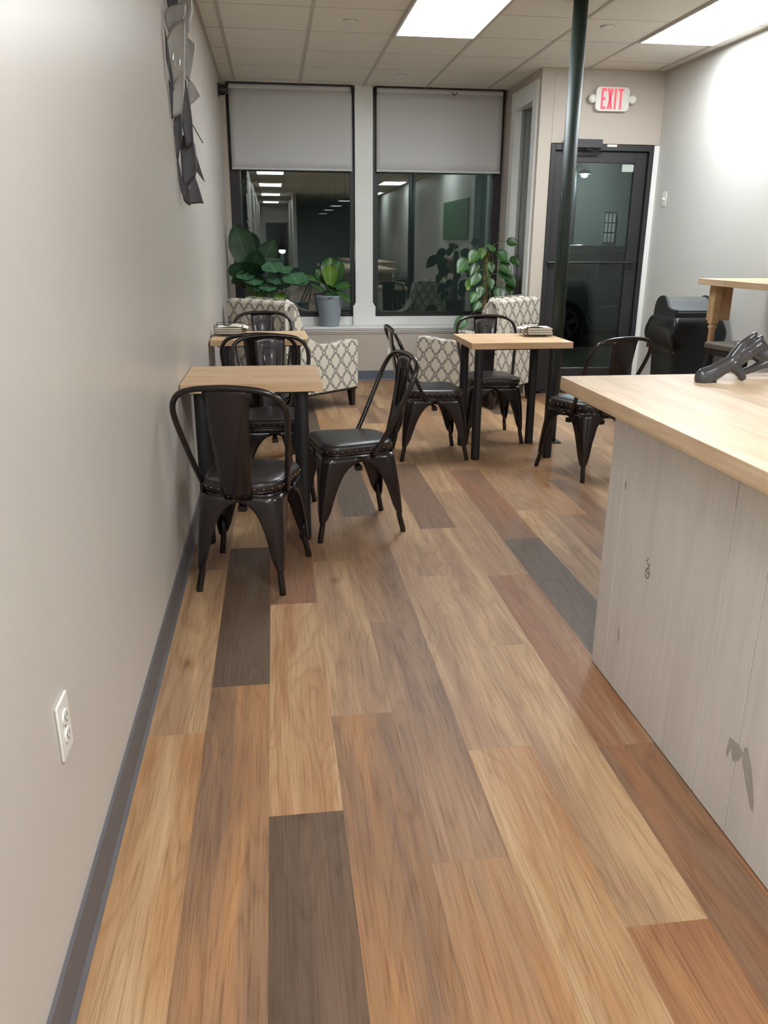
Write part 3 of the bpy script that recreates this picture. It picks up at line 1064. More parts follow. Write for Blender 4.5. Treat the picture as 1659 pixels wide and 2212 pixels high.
# ------------------------------------------------------------------ cafe tables
def table(x0, x1, y0, y1, label, legs):
    t = thing('cafe_table', ((x0 + x1) / 2, (y0 + y1) / 2, 0), 0, label, 'table', 'small butcher-block tables')
    hx, hy = (x1 - x0) / 2, (y1 - y0) / 2
    B(-hx, hx, -hy, hy, .725, .765).build('tabletop', M['block_x'], t, bevel=.002)
    for dx, dy in legs:
        MB().lathe([(.027, 0), (.029, .002), (.029, .715), (.029, .722)], 20, (dx, dy, 0)).build('leg', M['black_tube'], t, bevel=0)
        lg = t.children[-1]
        for p in lg.data.polygons:
            p.use_smooth = len(p.vertices) == 4
    B(-hx + .04, hx - .04, -hy + .03, hy - .03, .716, .7251).build('mounting_plate', M['black_tube'], t)
    return t
def legs4(hx0, hx1, hy0, hy1):
    return [(hx0, hy0), (hx1, hy0), (hx0, hy1), (hx1, hy1)]
table(.004, .632, 3.575, 4.125, 'light butcher-block table against the left wall, nearest the camera', legs4(-.235, .22, -.215, .21))
table(.012, .638, 5.28, 5.80, 'light butcher-block table against the left wall, in the back, holding a napkin tray', legs4(-.22, .235, -.20, .2))
table(1.652, 2.318, 4.965, 5.51, 'light butcher-block table in the middle of the room near the green column', legs4(-.272, .222, -.235, .17))

# ------------------------------------------------------------------ napkin trays with napkins
def napkin_tray(x, y, rz, label, nl):
    t = thing('napkin_tray', (x, y, .765), rz, label, 'napkin tray', 'wire napkin trays')
    w = MB()
    hx, hy, r = .092, .088, .0022
    def rect(z, sx=hx, sy=hy):
        return [(-sx, -sy, z), (sx, -sy, z), (sx, sy, z), (-sx, sy, z)]
    w.tube(rect(.012), r, 6, closed=True)
    for z in (.012, .03, .045, .060, .076):
        for sy in (-hy, hy):
            w.tube([(-hx, sy, z), (hx, sy, z)], r * .8, 6)
    for sy in (-hy, hy):
        for sx in (-hx, hx):
            w.tube([(sx, sy, .012), (sx, sy, .076)], r, 6)
    for z in (.03, .045, .060):
        w.tube([(-hx, -hy, z), (-hx, hy, z)], r * .8, 6)
    for k in range(-2, 3):
        w.tube([(k * .035, -hy, .012), (k * .035, hy, .012)], r * .7, 6)
    w.build('wire_basket', M['wire'], t)
    for sx in (-1, 1):
        for sy in (-1, 1):
            MB().tube([(sx * hx, sy * hy, .012), (sx * (hx + .012), sy * (hy + .012), .006)], .003, 6).build('foot', M['wire'], t)
    MB().tube([(-.02, -hy, .076), (-.01, -.05, .070), (.0, 0, .066), (.02, .05, .07), (.03, hy, .076)], .004, 6).build('hold_down_arm', M['wire'], t)
    st = thing('napkin_stack', (x, y, .765), rz, nl, 'napkins', 'stacks of white napkins')
    random.seed(int(x * 100))
    for z0, z1 in ((.0165, .030), (.0305, .044), (.0445, .058)):
        dx, dy = random.uniform(-.004, .004), random.uniform(-.003, .003)
        B(-.080 + dx, .084 + dx, -.080 + dy, .080 + dy, z0, z1).build('napkin_bundle', M['paper'], st, bevel=.004)
    def fn(u, v):
        return (-.125 + .16 * u, -.07 + .15 * v, .059 + .012 * math.sin(u * 3.0 + .2) * (1 - .5 * v) - .012 * (1 - u) ** 2 + .004 * math.sin(v * 7))
    MB().grid(fn, 10, 8).build('top_napkin', M['paper'], st, smooth=True, solid=.001)
napkin_tray(2.20, 5.35, R(-3), 'black wire napkin tray on the middle table near the column', 'white paper napkins in the wire tray on the middle table near the column')
napkin_tray(.125, 5.56, R(178), 'black wire napkin tray on the rear left table against the wall', 'white paper napkins in the wire tray on the rear left table')

# ------------------------------------------------------------------ armchairs
def bez(p0, p1, p2, p3, n):
    o = []
    for k in range(n + 1):
        t = k / n
        o.append(tuple((1 - t) ** 3 * a + 3 * t * (1 - t) ** 2 * b + 3 * t * t * (1 - t) * c + t ** 3 * d for a, b, c, d in zip(p0, p1, p2, p3)))
    return o
def armchair(x, y, f, label, mirror=1):
    t = thing('armchair', (x, y, 0), math.atan2(-f[0], f[1]), label, 'armchair', 'trellis patterned armchairs')
    Wd, Dp = .365, .415
    # arms: tall at the back, sweeping down to a low front
    prof = [(-Dp + .02, .16), (Dp, .16), (Dp, .555), (Dp - .02, .572), (Dp - .08, .572)]
    prof += bez((Dp - .12, .570), (.10, .545), (-.10, .53), (-.20, .68), 8)
    prof += bez((-.215, .71), (-.26, .84), (-.27, .89), (-.32, .90), 5)
    prof += [(-Dp + .02, .90)]
    for sx in (-1, 1):
        a = MB().prism(prof, sx * (Wd - .095), sx * Wd, 'x').build('arm', M['trellis'], t, bevel=.018, seg=3, boxuv=True)
    # back
    bk = MB().prism([(-Dp, .16), (-Dp + .09, .16), (-Dp + .115, .90), (-Dp + .09, .915), (-Dp + .02, .915), (-Dp, .90)], -Wd, Wd, 'x')
    bk.build('backrest', M['trellis'], t, bevel=.016, seg=3, boxuv=True)
    cu = MB().prism([(-Dp + .09, .44), (-Dp + .235, .44), (-Dp + .215, .70), (-Dp + .17, .915), (-Dp + .13, .935), (-Dp + .10, .92)], -Wd + .105, Wd - .105, 'x')
    cu.build('back_cushion', M['trellis'], t, bevel=.02, seg=3, boxuv=True)
    B(-Wd + .09, Wd - .09, -Dp + .05, Dp - .02, .15, .34).build('seat_base', M['trellis'], t, bevel=.01, boxuv=True)
    B(-Wd + .098, Wd - .098, -Dp + .2, Dp + .005, .341, .47).build('seat_cushion', M['trellis'], t, bevel=.03, seg=4, boxuv=True)
    B(-Wd + .01, Wd - .01, -Dp + .02, Dp - .01, .146, .162).build('dust_cover', M['black_tube'], t)
    for sx in (-1, 1):
        for sy in (-1, 1):
            cx, cy = sx * (Wd - .045), sy * (Dp - .05)
            vs = []
            for z, h in ((.15, .028), (0, .019)):
                for ax, ay in ((-1, -1), (1, -1), (1, 1), (-1, 1)):
                    vs.append((cx + ax * h + (sx * .006 if z == 0 else 0), cy + ay * h + (sy * .008 if z == 0 else 0), z))
            MB().add(vs, [(0, 1, 2, 3), (7, 6, 5, 4), (0, 4, 5, 1), (1, 5, 6, 2), (2, 6, 7, 3), (3, 7, 4, 0)]).build('leg', M['wood_leg'], t, bevel=.003)
    return t
armchair(.585, 6.965, (.76, .65), 'cream armchair with grey chain trellis print in the left window corner')
armchair(2.235, 7.13, (-.70, .71), 'cream armchair with grey chain trellis print on the right, between window and exit door')

# ------------------------------------------------------------------ plants
def leaf(mb, base, d, L, Wl, droop=.2, shape='oval', fold=.15, nrm=(0, 0, 1), wave=0, nu=6, nv=10):
    base = Vector(base); d = Vector(d).normalized()
    n = Vector(nrm)
    n = (n - d * n.dot(d)).normalized()
    sd = d.cross(n).normalized()
    o = len(mb.v)
    if mb.uv is None: mb.uv = []
    vs = []
    for j in range(nv + 1):
        v = j / nv
        if shape == 'oval': w = math.sin(PI * (v * .93 + .05)) ** .8
        elif shape == 'heart': w = (math.sin(PI * min(1, v ** .62)) ** .75) * (1.0 if v > .03 else .55)
        elif shape == 'round': w = math.sqrt(max(0, 1 - (2 * v - 1) ** 2)) * 1.0
        elif shape == 'paddle': w = math.sin(PI * (v ** 1.25 * .93 + .05)) ** .75
        elif shape == 'fiddle': w = (math.sin(PI * (v ** 1.6 * .90 + .06)) ** .6)
        w = max(w, .02)
        c = base + d * (L * v) - Vector((0, 0, 1)) * droop * L * v * v - n * 0
        for i in range(nu + 1):
            u = i / nu * 2 - 1
            e = c + sd * (u * w * Wl / 2) + n * (fold * Wl * u * u * .5 + wave * math.sin(v * 14 + u * 2) * abs(u))
            if shape == 'heart' and v < .25:
                e = e - d * (.10 * L * (1 - v / .25) * abs(u))
            vs.append(e)
            mb.uv.append((i / nu, v))
    fs = [(j * (nu + 1) + i, j * (nu + 1) + i + 1, (j + 1) * (nu + 1) + i + 1, (j + 1) * (nu + 1) + i) for j in range(nv) for i in range(nu)]
    mb.add(vs, fs)

def pot(mb_prof, m, t, soil_r, soil_z, name='pot'):
    MB().lathe(mb_prof, 36, cap=False).build(name, m, t, smooth=True)
    MB().lathe([(.0005, soil_z + .004), (soil_r * .6, soil_z + .003), (soil_r, soil_z)], 24, cap=False).build('soil', M['soil'], t, smooth=True)

# 1: tall plant with big paddle leaves, left corner
t = thing('tall_leafy_plant', (.20, 7.92, .594), 0, 'tall dark green plant with large paddle leaves in the left window corner behind the armchair', 'potted plant')
t.scale = (.945,) * 3
pot([(.0, -.628), (.085, -.628), (.12, .20), (.124, .20), (.124, .17), (.114, .17)], M['pot_dark'], t, .114, .17)
fo, st = MB(), MB()
fo.uv = []
def stemleaf(px, pz, py, d, L, w, shape, droop, fold=.15, nrm=(0, -1, .3), base=(0, 0, .17), sr=.005, mbf=None, wave=0):
    a = Vector(base); b = Vector((px, py, pz))
    m1 = a.lerp(b, .5) + Vector(((b.x - a.x) * -.25, 0, .02))
    st.tube([a, a.lerp(m1, .6), m1, m1.lerp(b, .6), b], [sr, sr, sr * .9, sr * .8, sr * .6], 6)
    leaf(mbf if mbf is not None else fo, b, d, L, w, droop, shape, fold, nrm, wave)
stemleaf(.02, .50, .0, (-.24, -.05, .95), .52, .26, 'paddle', .05)
stemleaf(.07, .48, .02, (.42, -.05, .85), .46, .20, 'paddle', .12)
stemleaf(.04, .46, -.05, (.15, -.2, .85), .34, .20, 'paddle', .15)
stemleaf(-.03, .46, -.04, (-.42, -.3, .62), .27, .18, 'paddle', .25)
stemleaf(-.02, .55, .03, (-.1, .1, 1), .36, .15, 'paddle', .05)
stemleaf(.06, .52, -.03, (.72, .0, .62), .36, .12, 'paddle', .28)
stemleaf(.02, .48, -.05, (.05, -.4, .6), .30, .20, 'paddle', .3)
stemleaf(-.04, .42, -.06, (-.30, -.3, .45), .22, .17, 'paddle', .4)
stemleaf(.03, .42, -.07, (.3, -.4, .5), .26, .19, 'paddle', .4)
stemleaf(-.03, .38, .02, (-.15, -.2, .8), .30, .20, 'paddle', .2)
stemleaf(.0, .60, .06, (.12, .1, .9), .34, .17, 'paddle', .1)
fo.build('foliage', M['leaf_dark'], t, smooth=True, recalc=False)
st.build('stems', M['stem'], t, smooth=True)

# 2: round leaved plant next to it
t = thing('round_leaf_plant', (.42, 7.86, .594), 0, 'bushy plant with round blue-green leaves behind the left armchair', 'potted plant')
t.scale = (.945,) * 3
pot([(.0, -.628), (.06, -.628), (.078, .13), (.082, .13), (.082, .11), (.072, .11)], M['pot_dark'], t, .072, .11)
fo, st = MB(), MB(); fo.uv = []
lime = MB(); lime.uv = []
for (px, pz, w, m_) in [(-.02, .63, .17, fo), (.11, .60, .13, fo), (-.27, .55, .15, fo), (-.17, .51, .16, fo), (.18, .53, .19, fo), (.23, .50, .16, fo),
                        (-.06, .44, .14, fo), (.04, .50, .13, fo), (-.11, .35, .12, lime), (.05, .34, .10, lime), (-.02, .40, .12, fo), (.09, .45, .11, fo), (-.13, .43, .12, fo)]:
    b = Vector((px, random.uniform(-.05, .04), pz - .015)); w *= 1.16
    stemleaf(b.x, b.z, b.y, (random.uniform(-.35, .35), -.75, -.30), w, w * 1.12, 'round', .1, .10, (.0, -.55, .8), base=(0, 0, .11), sr=.0035, mbf=m_, wave=.006)
fo.build('foliage', M['leaf_round'], t, smooth=True, recalc=False)
lime.build('new_leaves', M['leaf_lime'], t, smooth=True, recalc=False)
st.build('stems', M['stem'], t, smooth=True)

# 3: plant in the ribbed blue-grey pot
t = thing('fiddle_leaf_plant', (.985, 8.355, .55), 0, 'leafy green plant in a ribbed blue-grey pot on the sill left of the pilaster', 'potted plant')
pr = [(.0, 0), (.088, 0), (.094, .005)]
for k in range(28):
    z = .01 + k * .0093
    r = .095 + .042 * (z / .285)
    pr += [(r, z), (r + .0016, z + .0046)]
pr += [(.138, .275), (.142, .280), (.144, .300), (.140, .305), (.134, .302), (.132, .27)]
pot(pr, M['pot_blue'], t, .132, .272)
fo, st = MB(), MB(); fo.uv = []
lime = MB(); lime.uv = []
b0 = (.01, 0, .27)
stemleaf(.02, .40, .03, (.03, .2, 1), .27, .21, 'fiddle', .0, .25, (0, -1, .2), base=b0)
stemleaf(.01, .39, -.02, (-.02, -.15, 1), .22, .16, 'fiddle', .0, .25, (0, -1, .2), base=b0, mbf=lime)
stemleaf(.03, .38, .0, (.30, .1, .95), .28, .16, 'fiddle', .05, .2, (-.2, -1, .2), base=b0)
stemleaf(-.02, .40, .0, (-.9, .0, .50), .32, .10, 'fiddle', .22, .2, (.3, -.5, .8), base=b0)
stemleaf(-.03, .41, .02, (-.55, .1, .9), .18, .10, 'fiddle', .05, .2, (.2, -1, .2), base=b0)
stemleaf(.05, .37, -.01, (.95, -.05, .25), .17, .12, 'fiddle', .1, .2, (0, -.6, .8), base=b0)
stemleaf(.03, .36, -.03, (.1, -.5, .5), .15, .15, 'fiddle', .5, .2, (0, -.9, .5), base=b0)
stemleaf(.06, .33, -.03, (.75, -.5, -.15), .17, .11, 'fiddle', .35, .2, (.1, -.5, .9), base=b0, wave=.005)
stemleaf(-.03, .34, -.01, (-.85, -.1, .30), .17, .07, 'fiddle', -.1, .2, (0, -.5, .9), base=b0)
stemleaf(.02, .32, -.05, (-.2, -.6, .1), .11, .09, 'fiddle', .5, .2, (0, -.6, .8), base=b0)
fo.build('foliage', M['leaf_mid'], t, smooth=True, recalc=False)
lime.build('new_leaf', M['leaf_lime'], t, smooth=True, recalc=False)
st.build('stems', M['stem'], t, smooth=True)

# 4: pothos on a moss pole
t = thing('climbing_pothos', (2.475, 7.86, .594), 0, 'trailing heart-leaved plant climbing a brown moss pole by the narrow side window', 'potted plant')
t.scale = (.945,) * 3
pot([(.0, -.628), (.07, -.628), (.11, .16), (.115, .16), (.115, .14), (.10, .14)], M['pot_dark'], t, .10, .14)
MB().lathe([(.026, .13), (.028, .3), (.026, .55), (.028, .715), (.024, .722), (.001, .724)], 16, cap=False).build('moss_pole', M['moss'], t, smooth=True)
fo, st = MB(), MB(); fo.uv = []
lime = MB(); lime.uv = []
random.seed(21)
hl = [(-.12, .70, -.6, .15), (-.05, .73, -.2, .11), (.00, .76, .1, .15), (.10, .70, .5, .15), (.20, .80, .9, .12), (.23, .64, .9, .11), (.14, .60, .4, .15),
      (-.22, .62, -.7, .17), (-.13, .60, -.4, .15), (-.10, .50, -.3, .16), (-.17, .42, -.4, .11), (.13, .52, .4, .12), (.19, .46, .5, .14), (.22, .38, .3, .11),
      (.12, .35, .2, .15), (-.05, .36, -.1, .12), (-.12, .30, -.4, .12), (.03, .44, .1, .11), (.03, .60, .1, .11), (-.08, .22, -.3, .12), (.08, .26, .4, .12), (-.22, .04, -.7, .16)]
for i, (px, pz, dx, w) in enumerate(hl):
    b = Vector((px, -.06 + random.uniform(-.04, .03), pz + .03))
    a = Vector((random.uniform(-.015, .015), -.03, min(.72, max(.15, pz - .03 + random.uniform(-.05, .05)))))
    mid = a.lerp(b, .55) + Vector((0, -.02, .05))
    st.tube([a, a.lerp(mid, .5) + Vector((0, 0, .02)), mid, b], [.003, .003, .0028, .002], 6)
    leaf(lime if i in (1, 10) else fo, b, (dx + random.uniform(-.15, .15), -.28, -.62 if i not in (2, 4) else -.1), w, w * .82, .08, 'heart', .18, (random.uniform(-.3, .3), -1, .45), nu=8, nv=12)
for k in range(7):
    a = Vector((random.uniform(-.02, .02), -.03, random.uniform(.45, .7)))
    b = a + Vector((random.uniform(-.12, .10), -.05, -random.uniform(.1, .28)))
    st.tube([a, a + Vector(((b.x - a.x) * .7, -.04, .01)), b.lerp(a, .3) + Vector((0, -.02, 0)), b], .003, 6)
fo.build('foliage', M['leaf_mid'], t, smooth=True, recalc=False)
lime.build('variegated_leaves', M['leaf_lime'], t, smooth=True, recalc=False)
st.build('stems', M['stem'], t, smooth=True)

# ------------------------------------------------------------------ counter
cb = thing('counter_cabinet', (0, 0, 0), 0, 'whitewashed board-clad counter base at the right foreground', 'counter base')
x0, yf = 1.467, 2.32
seams = [2.215, 1.62, 1.466, .87, .30, -.30, -.90, -1.5]
prev = yf
for i, s in enumerate(seams):
    B(x0, x0 + .018, s + .0013, prev - .0013, .003, .872).build('side_board', M['whitewash'], cb, bevel=.0012)
    prev = s
B(x0 + .016, 2.55, -1.48, yf - .018, 0, .872).build('carcass', M['raw_edge'], cb)
ex = [x0 + .0182, 1.80, 2.15, 2.55]
for a, b in zip(ex[:-1], ex[1:]):
    B(a + .0008, b - .0008, yf - .018, yf, .003, .872).build('end_board', M['whitewash'], cb, bevel=.0012)
def patch(pts, m, name, r=0):
    vs = [(x0 - .0006, y, z) for y, z in pts]
    MB().add(vs, [tuple(range(len(vs)))]).build(name, m, cb)
patch([(1.50, .25), (1.46, .255), (1.44, .245), (1.455, .215), (1.475, .20), (1.488, .225), (1.50, .19), (1.506, .21)], M['stain'], 'scuff')
patch([(1.442, .262), (1.428, .27), (1.40, .225), (1.375, .16), (1.372, .135), (1.385, .14), (1.41, .175), (1.44, .225)], M['stain'], 'scuff')
patch([(2.136, .23), (2.132, .20), (2.125, .19), (2.134, .16), (2.137, .19), (2.144, .20)], M['stain'], 'scuff')
patch([(2.196, .685), (2.19, .67), (2.193, .65), (2.202, .655), (2.203, .675)], M['stain'], 'scuff')
sq = [(2.008, .508), (2.000, .503), (2.012, .496), (2.002, .488), (1.990, .494), (1.996, .478), (2.008, .47), (1.994, .462), (1.984, .47), (1.988, .452), (2.0, .447), (2.006, .455)]
MB().tube([(x0 - .0004, y, z) for y, z in sq], .0011, 5).build('pencil_scribble', M['ink'], cb)
MB().tube([(x0 - .0004, 1.998 + .012 * math.cos(a), .462 + .016 * math.sin(a)) for a in [2 * PI * k / 14 for k in range(14)]], .0006, 5, closed=True).build('pencil_scribble', M['ink'], cb)
ct = thing('countertop', (0, 0, 0), 0, 'thick light wood butcher-block countertop overhanging the whitewashed base', 'countertop')
B(1.418, 2.60, -1.55, 2.695, .8725, .92).build('top_slab', M['block_y'], ct, bevel=.002)

# ------------------------------------------------------------------ mannequin hands
def mannequin_hand(loc, rot, flip, label, claw=False):
    t = thing('mannequin_hand', loc, 0, label, 'mannequin hand', 'glossy display hands')
    t.rotation_euler = rot
    t.scale = (1, 1, 1)
    mb = MB()
    def cap(a, b, ra, rb, flat=1.0, n=14):
        a, b = Vector(a), Vector(b)
        d = (b - a); L = d.length; d.normalize()
        up = Vector((0, 1, 0)) if abs(d.y) < .9 else Vector((1, 0, 0))
        sd = d.cross(up).normalized(); up = sd.cross(d).normalized()
        vs, rings = [], []
        K = 5
        for k in range(K + 1):
            an = -PI / 2 + PI / 2 * k / K
            rings.append((ra * math.sin(an), max(.0002, ra * math.cos(an))))
        for k in range(K + 1):
            an = PI / 2 * k / K
            rings.append((L + rb * math.sin(an), max(.0002, rb * math.cos(an))))
        for h, r in rings:
            for q in range(n):
                an = 2 * PI * q / n
                vs.append(a + d * h + sd * (r * math.cos(an)) + up * (r * flat * math.sin(an)))
        fs = []
        for j in range(len(rings) - 1):
            for q in range(n):
                k = (q + 1) % n
                fs.append((j * n + q, j * n + k, (j + 1) * n + k, (j + 1) * n + q))
        fs.append(tuple(range(n - 1, -1, -1)))
        fs.append(tuple((len(rings) - 1) * n + q for q in range(n)))
        vs = [Vector((flip * v.x, v.y, v.z)) for v in vs]
        mb.add(vs, fs)
    # local: hand lies along +x, back of the hand towards -y and +z, palm towards +y/-z
    cap((.0, 0, .020), (.075, 0, .060), .030, .025, .75)          # forearm stub to wrist
    cap((-.012, 0, .016), (.03, 0, .035), .034, .028, .75)
    cap((.07, 0, .058), (.100, .004, .074), .025, .027, .70)
    # palm: four metacarpal ridges side by side, then the fingers
    for k, (zz, yy) in enumerate(((.027, .004), (.009, -.003), (-.009, -.003), (-.027, .003))):
        off = Vector((-.60 * zz, 0, .80 * zz))
        b = Vector((.094, .004, .070)) + off * .55
        k1 = Vector((.136 - abs(k - 1.4) * .004, yy, .102)) + off
        cap(b, k1, .0150, .0115)
        cap(b + Vector((0, .008, -.002)), k1 + Vector((-.004, .010, -.003)), .013, .010)
        f = [.96, 1.06, 1.0, .84][k]
        if claw:
            dirs = [Vector((.86, .03, .20)), Vector((.62, .03, -.78)), Vector((.25, .10, -.97))]
            ln = [.036 * f, .027 * f, .020 * f]
        else:
            dirs = [Vector((.82, .03, .57)), Vector((.86, .14, .50)), Vector((.86, .42, .30))]
            ln = [.031 * f, .021 * f, .014 * f]
        p = k1
        rs = [.0108, .0102, .0094, .0084]
        for q in range(3):
            d_ = dirs[q].normalized()
            nx = p + d_ * ln[q]
            cap(p, nx, rs[q], rs[q + 1])
            p = nx
    # thumb: leaves the side of the palm near its base and rests on the counter
    if claw:
        tp = [(.080, .002, .052), (.112, -.006, .040), (.150, -.010, .026), (.186, -.012, .014)]
        tr = [.019, .0155, .0135, .012]
    else:
        tp = [(.088, .002, .056), (.104, -.006, .040), (.115, -.010, .028), (.124, -.010, .0155)]
        tr = [.023, .0175, .0145, .0135]
    for q in range(3):
        cap(tp[q], tp[q + 1], tr[q], tr[q + 1])
    o = mb.build('hand', M['mannequin'], t, smooth=True)
    r = o.modifiers.new('remesh', 'REMESH'); r.mode = 'VOXEL'; r.voxel_size = .0016; r.use_smooth_shade = True
    s = o.modifiers.new('smooth', 'SMOOTH'); s.iterations = 5; s.factor = .5
    # cut end plate of the wrist
    pl_ = MB().lathe([(.0, 0), (.030, 0), (.030, .003), (0, .003)], 20, cap=False).build('wrist_base', M['mannequin'], t, smooth=False)
    pl_.location = (flip * .003, 0, .0)
    pl_.scale = (1.12, .72, 1)
    return t
mannequin_hand((1.868, 2.52, .92), (0, 0, R(4)), 1, 'dark glossy mannequin hand on the countertop, the left one of the pair')
mannequin_hand((2.215, 2.60, .92), (0, 0, R(-4)), -1, 'dark glossy mannequin hand at the right picture edge, leaning against the left one', claw=True)

# ------------------------------------------------------------------ swing top bin
bn = thing('trash_can', (3.61, 6.0, 0), R(-90), 'black swing-top trash can with a black liner by the right wall', 'trash can')
def sq_ring(w, d, r, z, n=5):
    pts = []
    for cx, cy, a0 in ((w - r, d - r, 0), (-w + r, d - r, 90), (-w + r, -d + r, 180), (w - r, -d + r, 270)):
        for k in range(n + 1):
            a = R(a0 + 90 * k / n)
            pts.append((cx + r * math.cos(a), cy + r * math.sin(a), z))
    return pts
def loft3(rings, close=True):
    mb = MB(); n = len(rings[0]); vs = [p for r in rings for p in r]; fs = []
    for j in range(len(rings) - 1):
        for i in range(n):
            k = (i + 1) % n
            fs.append((j * n + i, j * n + k, (j + 1) * n + k, (j + 1) * n + i))
    if close:
        fs.append(tuple(range(n - 1, -1, -1))); fs.append(tuple((len(rings) - 1) * n + i for i in range(n)))
    return mb.add(vs, fs)
loft3([sq_ring(.165, .15, .03, 0), sq_ring(.20, .185, .03, .74), sq_ring(.212, .197, .03, .745), sq_ring(.212, .197, .03, .775)]).build('bin_body', M['black_plastic'], bn, bevel=.002)
# liner skirt with wrinkles
random.seed(5)
rings = []
for z, gx in ((.815, .004), (.80, .012), (.75, .030), (.70, .034), (.64, .022), (.60, .008), (.575, .012)):
    ring = []
    for i, p in enumerate(sq_ring(.212 + gx, .197 + gx, .04, z, 7)):
        k = 1 + .018 * math.sin(i * 2.3 + z * 40) + .012 * math.sin(i * 5.1 + z * 13)
        ring.append((p[0] * k, p[1] * k, z + .008 * math.sin(i * 1.7)))
    rings.append(ring)
loft3(rings, close=False).build('bin_liner', M['bag'], bn, smooth=True, sub=1)
loft3([sq_ring(.208, .193, .03, .80), sq_ring(.212, .197, .03, .815), sq_ring(.20, .185, .03, .835)]).build('lid_rim', M['black_plastic'], bn, bevel=.003)
hump = [(-.18, .83)] + bez((-.18, .86), (-.175, .985), (-.06, 1.0), (-.01, .975), 8) + bez((.02, .95), (.05, .905), (.07, .895), (.11, .893), 5) + [(.18, .892), (.18, .83)]
for y0, y1 in ((-.185, -.165), (.165, .185)):
    MB().prism(hump, y0, y1, 'y').build('lid_cheek', M['black_plastic'], bn, bevel=.004)
B(-.185, .185, -.1645, .1645, .83, .872).build('lid_base', M['black_plastic'], bn, bevel=.004)
flap = [(-.165, .873)] + bez((-.165, .88), (-.16, .972), (-.06, .988), (-.01, .963), 8) + bez((.02, .938), (.05, .897), (.07, .886), (.11, .884), 5) + [(.11, .873)]
MB().prism(flap, -.1635, .1635, 'y').build('swing_flap', M['grey_plastic'], bn, bevel=.003)

# ------------------------------------------------------------------ high bar table and stools
bt = thing('bar_table', (0, 0, 0), 0, 'high light wood bar table with turned front legs against the right wall', 'bar table')
B(3.345, XR - .003, 2.6, 5.40, 1.10, 1.14).build('tabletop', M['block_y'], bt, bevel=.002)
def turned(x, y):
    leg = B(x - .028, x + .028, y - .028, y + .028, .84, 1.06).build('leg', M['pine'], bt, bevel=.008)
    MB().lathe([(.0, 0), (.017, 0), (.020, .30), (.022, .70), (.021, .80), (.030, .815), (.030, .825), (.020, .832), (.026, .842), (.0, .843)], 20, (x, y, 0), cap=False).build('turned_shaft', M['pine'], leg, smooth=True)
turned(3.44, 5.30)
turned(3.44, 2.75)
for y in (5.30, 2.75):
    B(3.44 - .028, 3.575, y + .0285, y + .048, .86, 1.0995).build('end_panel', M['pine'], bt, bevel=.002)
B(3.415, 3.47, 5.272, 5.328, 1.055, 1.0995).build('corner_block', M['pine'], bt, bevel=.002)
B(3.415, 3.47, 2.722, 2.778, 1.055, 1.0995).build('corner_block', M['pine'], bt, bevel=.002)
B(3.43, XR - .05, 4.62, 4.66, 1.045, 1.0995).build('cross_rail', M['pine'], bt, bevel=.002)

def stool(x, y, rz, label):
    t = thing('bar_stool', (x, y, 0), rz, label, 'stool', 'dark backless stools under the bar table')
    h = .17
    B(-h, h, -h, h, .715, .755).build('seat', M['stool'], t, bevel=.012, seg=3)
    B(-h + .01, h - .01, -h + .01, h - .01, .675, .7149).build('seat_frame', M['chair'], t, bevel=.003)
    for sx in (-1, 1):
        for sy in (-1, 1):
            vs = []
            for z, c_, r in ((.68, h - .03, .018), (0, h + .02, .014)):
                for ax, ay in ((-1, -1), (1, -1), (1, 1), (-1, 1)):
                    vs.append((sx * c_ + ax * r, sy * c_ + ay * r, z))
            MB().add(vs, [(0, 1, 2, 3), (7, 6, 5, 4), (0, 4, 5, 1), (1, 5, 6, 2), (2, 6, 7, 3), (3, 7, 4, 0)]).build('leg', M['black_tube'], t, bevel=.003)
    k = h + .002
    MB().tube([(-k, -k, .24), (k, -k, .24), (k, k, .24), (-k, k, .24)], .009, 8, closed=True).build('footrest', M['black_tube'], t)
    return t
stool(3.42, 4.86, R(8), 'dark backless bar stool with a square seat under the high bar table')

# ------------------------------------------------------------------ rear of the shop, seen in the window reflection
struct(B(1.1, 1.2, -17, -9.0, 0, H).build('wall_partition', M['wall']), 'partition wall at the rear of the shop', 'wall')
B(.2, 1.05, -16.99, -16.93, 0, 2.1).build('door_2', M['door_brown'])
struct(bpy.data.objects['door_2'], 'brown door at the rear end of the shop', 'door')
gb = B(XR - .03, XR - .001, .4, 2.5, 1.42, 2.12).build('wall_board', M['green_board'], bevel=.003)
tag(gb, 'green board on the right wall behind the photographer, seen reflected in the right window', 'board')
for i, y in enumerate((-1.1, -3.6, -6.2, -9.0)):
    t = thing('pendant_lamp', (2.0, y, 2.2), 0, 'shallow disc pendant lamp in the rear of the shop, seen reflected in the left window', 'pendant lamp', 'pendant lamps over the rear counter')
    MB().lathe([(.02, .07), (.06, .06), (.13, .03), (.165, .0), (.16, .0)], 24, cap=False).build('lamp_shade', M['black_plastic'], t, smooth=True, solid=.002)
    MB().lathe([(.0, .002), (.15, .004), (.15, .01)], 24, cap=False).build('diffuser', M['pendant'], t)
    MB().tube([(0, 0, .07), (0, 0, H - 2.2)], .004, 6).build('cord', M['wire'], t)
rc = thing('rear_counter', (2.9, -5.0, 0), 0, 'long counter in the rear of the shop, seen only in reflection', 'counter')
B(-.45, .45, -3.5, 2.0, 0, .88).build('carcass', M['whitewash'], rc)
B(-.5, .5, -3.6, 2.05, .88, .92).build('top_slab', M['block_y'], rc)

